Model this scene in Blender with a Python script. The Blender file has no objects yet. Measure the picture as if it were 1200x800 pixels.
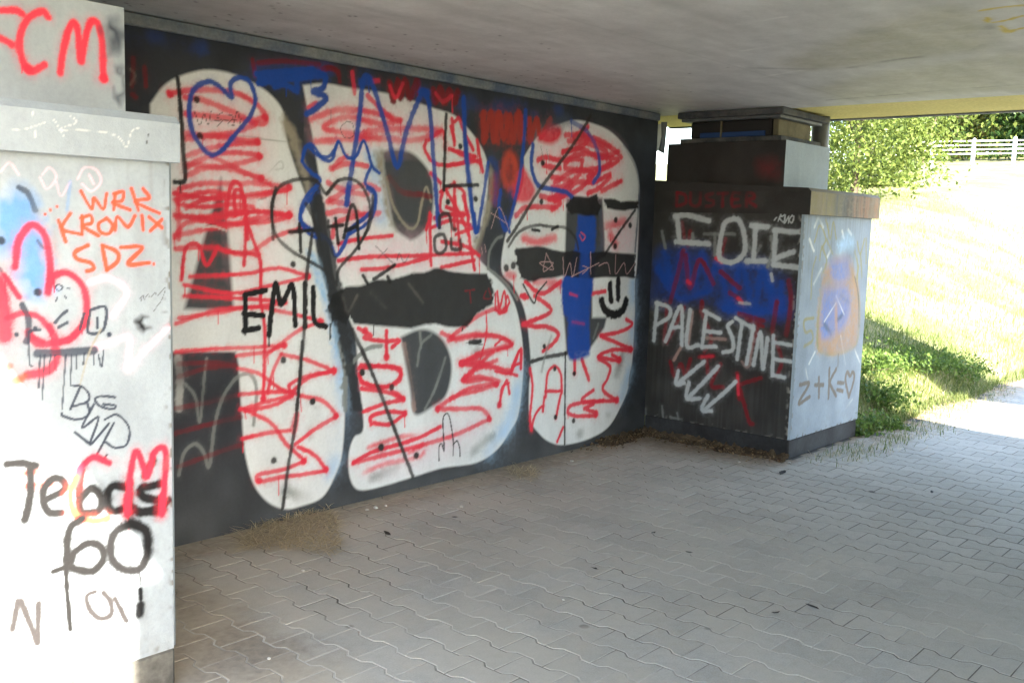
import bpy, bmesh, math, random
import numpy as np
from mathutils import Vector, Matrix, Euler

random.seed(7)
rng = np.random.default_rng(7)
scene = bpy.context.scene
COL = scene.collection

# ------------------------------------------------------------------ camera
F_PX = 1150.08                      # focal length in pixels of the 1200 px wide photograph
YAW, PITCH, ROLL = .8508, -.1175, .0307
CAM = np.array([0., -3.9865, 1.5])
_f = np.array([math.sin(YAW) * math.cos(PITCH), math.cos(YAW) * math.cos(PITCH), math.sin(PITCH)])
_r0 = np.array([math.cos(YAW), -math.sin(YAW), 0.])
_u0 = np.cross(_r0, _f)
_r = math.cos(ROLL) * _r0 + math.sin(ROLL) * _u0
_u = -math.sin(ROLL) * _r0 + math.cos(ROLL) * _u0
cam_data = bpy.data.cameras.new('camera')
cam_data.sensor_width = 36.0
cam_data.lens = 36.0 * F_PX / 1200.0
cam_data.clip_start = .05
cam_data.clip_end = 3000
cam = bpy.data.objects.new('camera', cam_data)
M = Matrix(((_r[0], _u[0], -_f[0], CAM[0]), (_r[1], _u[1], -_f[1], CAM[1]), (_r[2], _u[2], -_f[2], CAM[2]), (0, 0, 0, 1)))
cam.matrix_world = M
COL.objects.link(cam)
scene.camera = cam

# ------------------------------------------------------------------ sky, sun, exposure
SUN_K, SUN_M = .63, 2.2            # horizontal travel of the light per metre of drop, along X and along Y
SUN_EL = math.atan(1 / math.hypot(SUN_K, SUN_M))
SUN_AZ = math.atan2(-SUN_K, -SUN_M)  # where the sun stands, clockwise from +Y
world = bpy.data.worlds.new('World')
scene.world = world
world.use_nodes = True
wn = world.node_tree
sky = wn.nodes.new('ShaderNodeTexSky')
sky.sky_type = 'NISHITA'
sky.sun_disc = False
sky.sun_elevation = SUN_EL
sky.sun_rotation = SUN_AZ
bg = wn.nodes['Background']
bg.inputs['Strength'].default_value = .15
wn.links.new(sky.outputs[0], bg.inputs['Color'])
sun_data = bpy.data.lights.new('sun', 'SUN')
sun_data.energy = 5.0
sun_data.angle = math.radians(.53)
sun_data.color = (1.0, .93, .80)
sun = bpy.data.objects.new('sun', sun_data)
sun.rotation_euler = Vector((SUN_K, SUN_M, -1)).to_track_quat('-Z', 'Y').to_euler()
sun.location = (-6, -20, 12)
COL.objects.link(sun)
vs = scene.view_settings
vs.view_transform = 'Standard'
vs.look = 'None'
vs.gamma = 1
vs.use_curve_mapping = False
vs.exposure = 3.15
scene.cycles.max_bounces = 12
scene.cycles.diffuse_bounces = 8
scene.cycles.glossy_bounces = 4
scene.cycles.transparent_max_bounces = 8
scene.cycles.use_denoising = True

# ------------------------------------------------------------------ helpers
def ray(x, y):
    return _f + (x - 600) / F_PX * _r - (y - 400) / F_PX * _u

def hit(x, y, axis, val):
    d = ray(x, y)
    return CAM + d * ((val - CAM[axis]) / d[axis])

def px_of(p):
    v = np.asarray(p, float) - CAM
    z = v @ _f
    return 600 + F_PX * (v @ _r) / z, 400 - F_PX * (v @ _u) / z, z

def lin(c):
    return tuple(((v / 255) / 12.92 if v / 255 <= .04045 else ((v / 255 + .055) / 1.055) ** 2.4) for v in c)

def tag(o, label=None, cat=None, group=None, kind=None):
    if label: o['label'] = label
    if cat: o['category'] = cat
    if group: o['group'] = group
    if kind: o['kind'] = kind
    return o

def link(o, parent=None):
    COL.objects.link(o)
    if parent is not None:
        o.parent = parent
    return o

def empty(name, loc, label, cat, group=None):
    o = bpy.data.objects.new(name, None)
    o.empty_display_size = .1
    o.location = loc
    link(o)
    return tag(o, label, cat, group)

def mesh_obj(name, verts, faces, mat, parent=None, smooth=False, world_coords=True):
    me = bpy.data.meshes.new(name)
    v = np.asarray(verts, float)
    if parent is not None and world_coords:
        v = v - np.array(parent.location)
    me.from_pydata([tuple(a) for a in v], [], faces)
    me.materials.append(mat)
    if smooth:
        for p in me.polygons: p.use_smooth = True
    o = bpy.data.objects.new(name, me)
    return link(o, parent)

def quads_obj(name, verts, quads, mat, parent=None, cols=None, attr=None, smooth=False):
    """fast mesh of numpy quads (or tris); verts in world space"""
    me = bpy.data.meshes.new(name)
    v = np.asarray(verts, np.float32).copy()
    if parent is not None:
        v -= np.array(parent.location, np.float32)
    q = np.asarray(quads, np.int32)
    k = q.shape[1]
    me.vertices.add(len(v)); me.vertices.foreach_set('co', v.ravel())
    me.loops.add(q.size); me.loops.foreach_set('vertex_index', q.ravel())
    me.polygons.add(len(q))
    me.polygons.foreach_set('loop_start', np.arange(0, q.size, k, dtype=np.int32))
    me.polygons.foreach_set('loop_total', np.full(len(q), k, np.int32))
    if smooth:
        me.polygons.foreach_set('use_smooth', np.ones(len(q), bool))
    me.update(calc_edges=True)
    if cols is not None:
        a = me.color_attributes.new('Col', 'FLOAT_COLOR', 'POINT')
        c4 = np.ones((len(v), 4), np.float32); c4[:, :3] = cols
        a.data.foreach_set('color', c4.ravel())
    if attr is not None:
        a = me.attributes.new('rnd', 'FLOAT', 'POINT')
        a.data.foreach_set('value', np.asarray(attr, np.float32))
    me.materials.append(mat)
    o = bpy.data.objects.new(name, me)
    return link(o, parent)

def box_vf(x0, x1, y0, y1, z0, z1):
    v = [(x0, y0, z0), (x1, y0, z0), (x1, y1, z0), (x0, y1, z0), (x0, y0, z1), (x1, y0, z1), (x1, y1, z1), (x0, y1, z1)]
    f = [(0, 3, 2, 1), (4, 5, 6, 7), (0, 1, 5, 4), (1, 2, 6, 5), (2, 3, 7, 6), (3, 0, 4, 7)]
    return v, f

def bevel_box(name, x0, x1, y0, y1, z0, z1, mat, parent=None, bev=.008, seg=1):
    bm = bmesh.new()
    v, f = box_vf(x0, x1, y0, y1, z0, z1)
    bv = [bm.verts.new(a) for a in v]
    for a in f: bm.faces.new([bv[i] for i in a])
    if bev: bmesh.ops.bevel(bm, geom=bm.edges[:], offset=bev, segments=seg, affect='EDGES', profile=.6)
    off = Vector(parent.location) if parent is not None else Vector()
    bmesh.ops.translate(bm, verts=bm.verts, vec=-off)
    me = bpy.data.meshes.new(name); bm.to_mesh(me); bm.free()
    me.materials.append(mat)
    return link(bpy.data.objects.new(name, me), parent)

# ------------------------------------------------------------------ materials
def new_mat(name):
    m = bpy.data.materials.new(name); m.use_nodes = True
    nt = m.node_tree
    return m, nt, nt.nodes['Principled BSDF']

def N(nt, kind, **kw):
    n = nt.nodes.new(kind)
    for k, v in kw.items():
        if k in n.inputs.keys(): n.inputs[k].default_value = v
        else: setattr(n, k, v)
    return n

def noise(nt, vec, scale, detail=4, rough=.55):
    n = N(nt, 'ShaderNodeTexNoise', Scale=scale, Detail=detail, Roughness=rough)
    if vec is not None: nt.links.new(vec, n.inputs['Vector'])
    return n.outputs['Fac']

def ramp(nt, fac, a, b, ca, cb):
    r = N(nt, 'ShaderNodeValToRGB')
    r.color_ramp.elements[0].position = a; r.color_ramp.elements[1].position = b
    r.color_ramp.elements[0].color = (*ca, 1) if len(ca) == 3 else ca
    r.color_ramp.elements[1].color = (*cb, 1) if len(cb) == 3 else cb
    nt.links.new(fac, r.inputs['Fac'])
    return r.outputs['Color']

def mix(nt, fac, a, b, mode='MIX'):
    n = N(nt, 'ShaderNodeMix', data_type='RGBA', blend_type=mode)
    for s, v in ((0, fac), (6, a), (7, b)):
        if hasattr(v, 'is_linked') or isinstance(v, bpy.types.NodeSocket): nt.links.new(v, n.inputs[s])
        elif s == 0: n.inputs[0].default_value = v
        else: n.inputs[s].default_value = (*v, 1)
    return n.outputs[2]

def bump(nt, bsdf, height, strength=.3, dist=.004):
    b = N(nt, 'ShaderNodeBump', Strength=strength, Distance=dist)
    nt.links.new(height, b.inputs['Height']); nt.links.new(b.outputs[0], bsdf.inputs['Normal'])

def pos(nt, scale=(1, 1, 1)):
    g = N(nt, 'ShaderNodeNewGeometry')
    m = N(nt, 'ShaderNodeMapping')
    m.inputs['Scale'].default_value = scale
    nt.links.new(g.outputs['Position'], m.inputs['Vector'])
    return m.outputs[0]

def concrete(name, rgb, rgb2=None, rough=.85, scale=3., bumpy=.35, streak=False, spec=.3):
    m, nt, b = new_mat(name)
    p = pos(nt, (1, 1, .18) if streak else (1, 1, 1))
    a = lin(rgb); c = lin(rgb2) if rgb2 else tuple(v * .62 for v in a)
    col = ramp(nt, noise(nt, p, scale, 6, .62), .35, .68, c, a)
    fine = noise(nt, pos(nt), 55, 5, .7)
    col = mix(nt, .55, col, ramp(nt, fine, .3, .7, (.45, .45, .45), (1, 1, 1)), 'MULTIPLY')
    nt.links.new(col, b.inputs['Base Color'])
    b.inputs['Roughness'].default_value = rough
    b.inputs['Specular IOR Level'].default_value = spec
    bump(nt, b, noise(nt, pos(nt), 90, 6, .7), bumpy, .003)
    return m

def painted(name, rough=.7, bumpy=.25, grime=.25):
    """paint layers come from the mesh's colour attribute; grime and relief from noise"""
    m, nt, b = new_mat(name)
    at = N(nt, 'ShaderNodeVertexColor', layer_name='Col')
    g = ramp(nt, noise(nt, pos(nt, (1, 1, .35)), 5, 7, .65), .3, .62, (1 - grime,) * 3, (1, 1, 1))
    g2 = ramp(nt, noise(nt, pos(nt), 60, 4, .7), .25, .6, (.9, .9, .9), (1, 1, 1))
    col = mix(nt, 1, mix(nt, 1, at.outputs['Color'], g, 'MULTIPLY'), g2, 'MULTIPLY')
    nt.links.new(col, b.inputs['Base Color'])
    r = N(nt, 'ShaderNodeMapRange', **{'To Min': rough - .18, 'To Max': rough + .12})
    nt.links.new(noise(nt, pos(nt), 14, 4), r.inputs['Value']); nt.links.new(r.outputs[0], b.inputs['Roughness'])
    b.inputs['Specular IOR Level'].default_value = .3
    hs = N(nt, 'ShaderNodeMath', operation='ADD')
    nt.links.new(noise(nt, pos(nt), 120, 6, .75), hs.inputs[0]); nt.links.new(noise(nt, pos(nt), 16, 5, .6), hs.inputs[1])
    bump(nt, b, hs.outputs[0], bumpy * 1.8, .005)
    return m

def plain(name, rgb, rough=.6, metal=0., var=.25, scale=12):
    m, nt, b = new_mat(name)
    a = lin(rgb)
    nt.links.new(ramp(nt, noise(nt, pos(nt), scale, 5, .6), .3, .7, tuple(v * (1 - var) for v in a), a), b.inputs['Base Color'])
    b.inputs['Roughness'].default_value = rough
    b.inputs['Metallic'].default_value = metal
    return m

def leafmat(name, dark, light, trans=.45, rough=.5):
    m, nt, b = new_mat(name)
    oi = N(nt, 'ShaderNodeAttribute', attribute_name='rnd')
    col = ramp(nt, oi.outputs['Fac'], 0., 1., dark, light)
    nt.links.new(col, b.inputs['Base Color'])
    b.inputs['Roughness'].default_value = rough
    b.inputs['Specular IOR Level'].default_value = .25
    t = N(nt, 'ShaderNodeBsdfTranslucent'); nt.links.new(col, t.inputs['Color'])
    mx = N(nt, 'ShaderNodeMixShader'); mx.inputs[0].default_value = trans
    nt.links.new(b.outputs[0], mx.inputs[1]); nt.links.new(t.outputs[0], mx.inputs[2])
    nt.links.new(mx.outputs[0], nt.nodes['Material Output'].inputs['Surface'])
    return m

# ------------------------------------------------------------------ paint layers on a flat face
CROPS = dict(FU=(0, 0, 1), LA=(0, 0, 3.636), LB=(0, 180, 3.636), LC=(0, 380, 3.636), LD=(0, 580, 3.636),
             MA=(140, 20, 3.077), MB=(190, 220, 3.077), MC=(190, 400, 3.077), MD=(340, 60, 3.636), ME=(380, 250, 3.636),
             MF=(390, 380, 3.333), MG=(520, 100, 3.077), MH=(580, 300, 3.636), RB=(740, 200, 3.636), RC=(740, 330, 3.636),
             RD=(910, 210, 5.714), RE=(900, 330, 3.6375), CE=(600, 0, 2.0))

def cloud(shape, cells, r):
    """smooth value noise 0..1"""
    cy, cx = cells
    g = r.random((cy + 3, cx + 3))
    yy = np.linspace(0, cy, shape[0]); xx = np.linspace(0, cx, shape[1])
    iy = np.minimum(yy.astype(int), cy); ix = np.minimum(xx.astype(int), cx)
    fy = (yy - iy)[:, None]; fx = (xx - ix)[None, :]
    fy = fy * fy * (3 - 2 * fy); fx = fx * fx * (3 - 2 * fx)
    a = g[iy][:, ix]; b = g[iy][:, ix + 1]; c = g[iy + 1][:, ix]; d = g[iy + 1][:, ix + 1]
    return (a * (1 - fx) + b * fx) * (1 - fy) + (c * (1 - fx) + d * fx) * fy

class PaintFace:
    """a rectangle of wall: origin, horizontal unit vector (its axis), height; painted in metres on the wall"""
    def __init__(self, axis, val, uaxis, u0, u1, v0, v1, res, base, vaxis=2):
        self.axis, self.val, self.ua, self.va = axis, val, uaxis, vaxis
        self.nu = int(round(abs(u1 - u0) / res)) + 1; self.nv = int(round((v1 - v0) / res)) + 1
        self.u = np.linspace(u0, u1, self.nu); self.v = np.linspace(v0, v1, self.nv)
        self.U, self.V = np.meshgrid(self.u, self.v)
        self.c = np.empty((self.nv, self.nu, 3)); self.c[:] = lin(base)
        self.r = np.random.default_rng(11)
        span = (max(2, int(abs(u1 - u0) * 9)), max(2, int((v1 - v0) * 9)))
        self.n1 = cloud((self.nv, self.nu), (span[1], span[0]), self.r)
        self.n2 = cloud((self.nv, self.nu), (span[1] * 6, span[0] * 6), self.r)
        self.grain = self.r.random((self.nv, self.nu))
        self.n3 = cloud((self.nv, self.nu), (max(2, span[1] // 2), span[0] * 8), self.r)   # vertical runs

    def uv(self, crop, pts):
        x0, y0, s = CROPS[crop]
        out = []
        for x, y in pts:
            h = hit(x0 + x / s, y0 + y / s, self.axis, self.val)
            out.append((h[self.ua], h[self.va]))
        return np.array(out)

    def mpp(self, crop, pts):
        x0, y0, s = CROPS[crop]
        x, y = np.mean(np.array(pts, float), 0)
        return px_of(hit(x0 + x / s, y0 + y / s, self.axis, self.val))[2] / F_PX

    def win(self, lo, hi):
        us = np.sort(np.array([lo[0], hi[0]]))
        flip = self.u[0] > self.u[-1]
        uu = self.u[::-1] if flip else self.u
        i0 = np.searchsorted(uu, us[0]); i1 = np.searchsorted(uu, us[1])
        if flip: i0, i1 = self.nu - i1, self.nu - i0
        j0 = np.searchsorted(self.v, lo[1]); j1 = np.searchsorted(self.v, hi[1])
        return slice(max(j0 - 1, 0), j1 + 1), slice(max(i0 - 1, 0), i1 + 1)

    def lay(self, sl, alpha, rgb):
        a = alpha[..., None]
        self.c[sl] = self.c[sl] * (1 - a) + np.array(lin(rgb)) * a

    def stroke(self, crop, rgb, w, pts, alpha=.95, soft=.45, curve=True, wobble=.12):
        p = self.uv(crop, pts)
        if not np.isfinite(p).all(): return
        hw = w * self.mpp(crop, pts) * .5
        if curve and len(p) > 2: p = catmull(p, 7)
        lo = p.min(0) - hw * 4.2; hi = p.max(0) + hw * 4.2
        sl = self.win(lo, hi)
        U = self.U[sl]; V = self.V[sl]
        if U.size == 0: return
        d = np.full(U.shape, 1e9)
        for a, b in zip(p[:-1], p[1:]):
            l2 = max(((b - a) ** 2).sum(), 1e-12)
            t = np.clip(((U - a[0]) * (b[0] - a[0]) + (V - a[1]) * (b[1] - a[1])) / l2, 0, 1)
            d = np.minimum(d, np.hypot(U - a[0] - t * (b[0] - a[0]), V - a[1] - t * (b[1] - a[1])))
        h = hw * (1 + wobble * (self.n2[sl] - .5) * 2)
        t = np.clip((h * (1 + soft) - d) / (h * 2 * soft + 1e-6), 0, 1)
        t = np.clip(t * (1 + .35 * (self.grain[sl] - .5) * (t < .8)), 0, 1)
        A = t * t * (3 - 2 * t) * np.clip(alpha + (1 - alpha) * (self.n1[sl] - .5) * 1.6, 0, 1)
        mist = np.clip(1 - d / (h * 3.8), 0, 1) ** 2 * .3 * alpha * min(1., max(0, soft - .2) * 3.3) * (.6 + .8 * self.n2[sl]) * (.55 + .9 * self.grain[sl])
        self.lay(sl, np.clip(np.maximum(A, mist), 0, 1), rgb)

    def poly(self, crop, rgb, pts, alpha=1., soft=.008, curve=False, rag=.0, mottle=0.):
        p = self.uv(crop, pts)
        if curve: p = catmull(np.vstack([p, p[:1]]), 6)
        lo = p.min(0) - .06; hi = p.max(0) + .06
        sl = self.win(lo, hi)
        U = self.U[sl]; V = self.V[sl]
        if U.size == 0: return
        if rag:
            U = U + rag * (self.n2[sl] - .5) * 2; V = V + rag * (self.n1[sl] - .5) * 2
        inside = np.zeros(U.shape, bool); d = np.full(U.shape, 1e9)
        q = np.vstack([p, p[:1]])
        for a, b in zip(q[:-1], q[1:]):
            cond = ((a[1] > V) != (b[1] > V))
            xi = (b[0] - a[0]) * (V - a[1]) / ((b[1] - a[1]) if abs(b[1] - a[1]) > 1e-12 else 1e-12) + a[0]
            inside ^= cond & (U < xi)
            l2 = max(((b - a) ** 2).sum(), 1e-12)
            t = np.clip(((U - a[0]) * (b[0] - a[0]) + (V - a[1]) * (b[1] - a[1])) / l2, 0, 1)
            d = np.minimum(d, np.hypot(U - a[0] - t * (b[0] - a[0]), V - a[1] - t * (b[1] - a[1])))
        sd = np.where(inside, d, -d)
        A = np.clip(sd / soft * .5 + .5, 0, 1) * alpha
        if mottle: A = np.clip(A * (1 - mottle + mottle * 2 * (.45 * self.n1[sl] + .55 * self.n2[sl])), 0, 1)
        self.lay(sl, A, rgb)

    def dot(self, crop, rgb, x, y, r, alpha=.95):
        self.stroke(crop, rgb, 2 * r, [(x, y), (x + .5, y + .5)], alpha, .35, False)

    def arrays(self, off=0):
        P = np.empty((self.nv, self.nu, 3)); P[..., self.axis] = self.val; P[..., self.ua] = self.U; P[..., self.va] = self.V
        idx = np.arange(self.nv * self.nu).reshape(self.nv, self.nu)
        q = np.stack([idx[:-1, :-1], idx[:-1, 1:], idx[1:, 1:], idx[1:, :-1]], -1).reshape(-1, 4)
        return P.reshape(-1, 3), q + off, self.c.reshape(-1, 3)

def catmull(p, k):
    q = np.vstack([2 * p[0] - p[1], p, 2 * p[-1] - p[-2]])
    out = []
    t = np.linspace(0, 1, k, endpoint=False)[:, None]
    for i in range(1, len(q) - 2):
        a, b, c, d = q[i - 1], q[i], q[i + 1], q[i + 2]
        out.append(.5 * (2 * b + (c - a) * t + (2 * a - 5 * b + 4 * c - d) * t ** 2 + (3 * b - a - 3 * c + d) * t ** 3))
    out.append(p[-1:])
    return np.vstack(out)

def merge(parts):
    V, Q, C, off = [], [], [], 0
    for v, q, c in parts:
        V.append(v); Q.append(np.asarray(q) + off); C.append(c); off += len(v)
    return np.vstack(V), np.vstack(Q), np.vstack(C)

def plain_quads(quads, rgb):
    v = np.array(quads, float).reshape(-1, 3)
    q = np.arange(len(v)).reshape(-1, 4)
    return v, q, np.tile(lin(rgb), (len(v), 1))

def P(s):
    """'x,y x,y' -> points"""
    return [tuple(float(a) for a in t.split(',')) for t in s.split()]
INK = dict(red=(236, 52, 74), dred=(125, 28, 36), brick=(176, 52, 40), ora=(238, 88, 58), orl=(252, 178, 96), blue=(22, 74, 168), lblue=(170, 206, 240),
           blk=(22, 21, 23), gblk=(46, 43, 44), pblk=(20, 19, 20), dgr=(84, 84, 86), gry=(132, 136, 134), bei=(158, 150, 134), wht=(226, 226, 222), pnk=(248, 196, 212), scr=(196, 160, 160),
           slate=(72, 84, 104), olv=(146, 140, 98), brn=(112, 104, 98), ppnk=(250, 216, 230), cnd=(196, 202, 206), tan=(172, 142, 134), dk=(44, 46, 50), yel=(196, 172, 44), lil=(112, 132, 190), lbl2=(104, 150, 204), psl=(50, 57, 72), och=(176, 138, 108))

def run(face, text, drips=True):
    """one line per pen: crop ink width[ alpha[ soft]] : stroke ; stroke"""
    for ln in text.strip().splitlines():
        ln = ln.strip()
        if not ln or ln[0] == '#': continue
        head, body = ln.split(':')
        h = head.split()
        crop, ink, w = h[0], INK[h[1]], h[2]
        al = float(h[3]) if len(h) > 3 else .95
        so = float(h[4]) if len(h) > 4 else .45
        for s in body.split(';'):
            if not s.strip(): continue
            pts = P(s)
            if w == 'dot':
                for x, y in pts: face.dot(crop, ink, x, y, al)
            elif w == 'fill': face.poly(crop, ink, pts, al, .006 + so * .02, True, .02 if face is not mural else .008, .55 if al < .9 else .1)
            elif w == 'hard': face.poly(crop, ink, pts, al, .008, False, .014)
            elif len(pts) == 1: face.dot(crop, ink, *pts[0], float(w) / 2)
            else: face.stroke(crop, ink, float(w) * (.88 if face is mural and h[1] == 'red' else 1), pts, al, so, wobble=.2)
            if drips and w not in ('dot', 'fill', 'hard') and float(w) > 5 and h[1] in ('red', 'blk', 'blue', 'cnd') and face.r.random() < .3:
                x, y = pts[int(face.r.integers(len(pts)))]; k = CROPS[crop][2]
                face.stroke(crop, ink, 1.6, [(x, y), (x + .5 * k, y + face.r.uniform(8, 22) * k)], .8, .35, False)

# -------- the mural wall
WALL_X0, WALL_X1, WALL_TOP = 1.85, 6.063, 2.274
mural = PaintFace(1, 0., 0, WALL_X0, WALL_X1, 0., WALL_TOP, .0062, (54, 57, 64))
mural.c *= (.75 + .5 * mural.n1)[..., None]
dust = np.clip(1 - mural.V / .55, 0, 1) * (.35 + .5 * mural.n1)
mural.c = mural.c * (1 - .38 * dust[..., None]) + np.array(lin((112, 114, 112))) * (.38 * dust[..., None])
WHITE = (230, 233, 235)
A_OUT = P('176,122 190,103 205,92 225,85 245,82 270,86 296,97 318,112 332,132 336,163 348,202 364,247 372,301 385,350 393,402 401,431 404,481 401,530 393,556 378,582 352,593 333,596 313,587 297,566 287,530 283,481 279,425 276,414 270,412 200,412 180,412')
B_OUT = P('355,100 381,98 409,103 450,109 472,114 505,126 530,134 543,145 556,160 567,178 572,197 572,217 569,250 562,278 558,298 578,321 596,341 607,369 613,410 612,451 607,487 597,506 582,527 558,542 519,548 489,557 450,569 426,574 415,570 409,554 409,530 415,512 426,500 420,440 415,389 395,340 385,280 381,252 367,164')
C_OUT = P('614,184 624,168 637,154 660,144 676,141 695,145 715,154 731,170 744,191 749,214 749,243 747,300 745,327 744,369 742,410 737,451 726,479 712,501 690,514 662,521 645,518 632,508 621,490 620,454 622,426 616,369 602,336 588,318 591,282 601,249 613,215')
for o in (A_OUT, B_OUT, C_OUT):
    mural.poly('FU', WHITE, o, 1., .007, True)
DARK = (58, 61, 66)
for o in (P('259,208 268,280 274,363 245,363 216,362 236,290'),
          P('447,178 461,175 480,178 494,189 505,206 508,230 505,258 494,274 483,281 477,279 464,269 458,252 450,208'),
          P('469.5,395 489,386.6 504,387.5 519,398 528,419 528.6,440 522,464 507,476 486,485 480,452'),
          P('664,232 706,232 709,300 694,310 694,372 711,372 708,384 700,396 690,410 664,414 660,360 662,300')):
    mural.poly('FU', DARK, o, .97, .012, len(o) > 8 and o[0][0] < 600)
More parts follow.
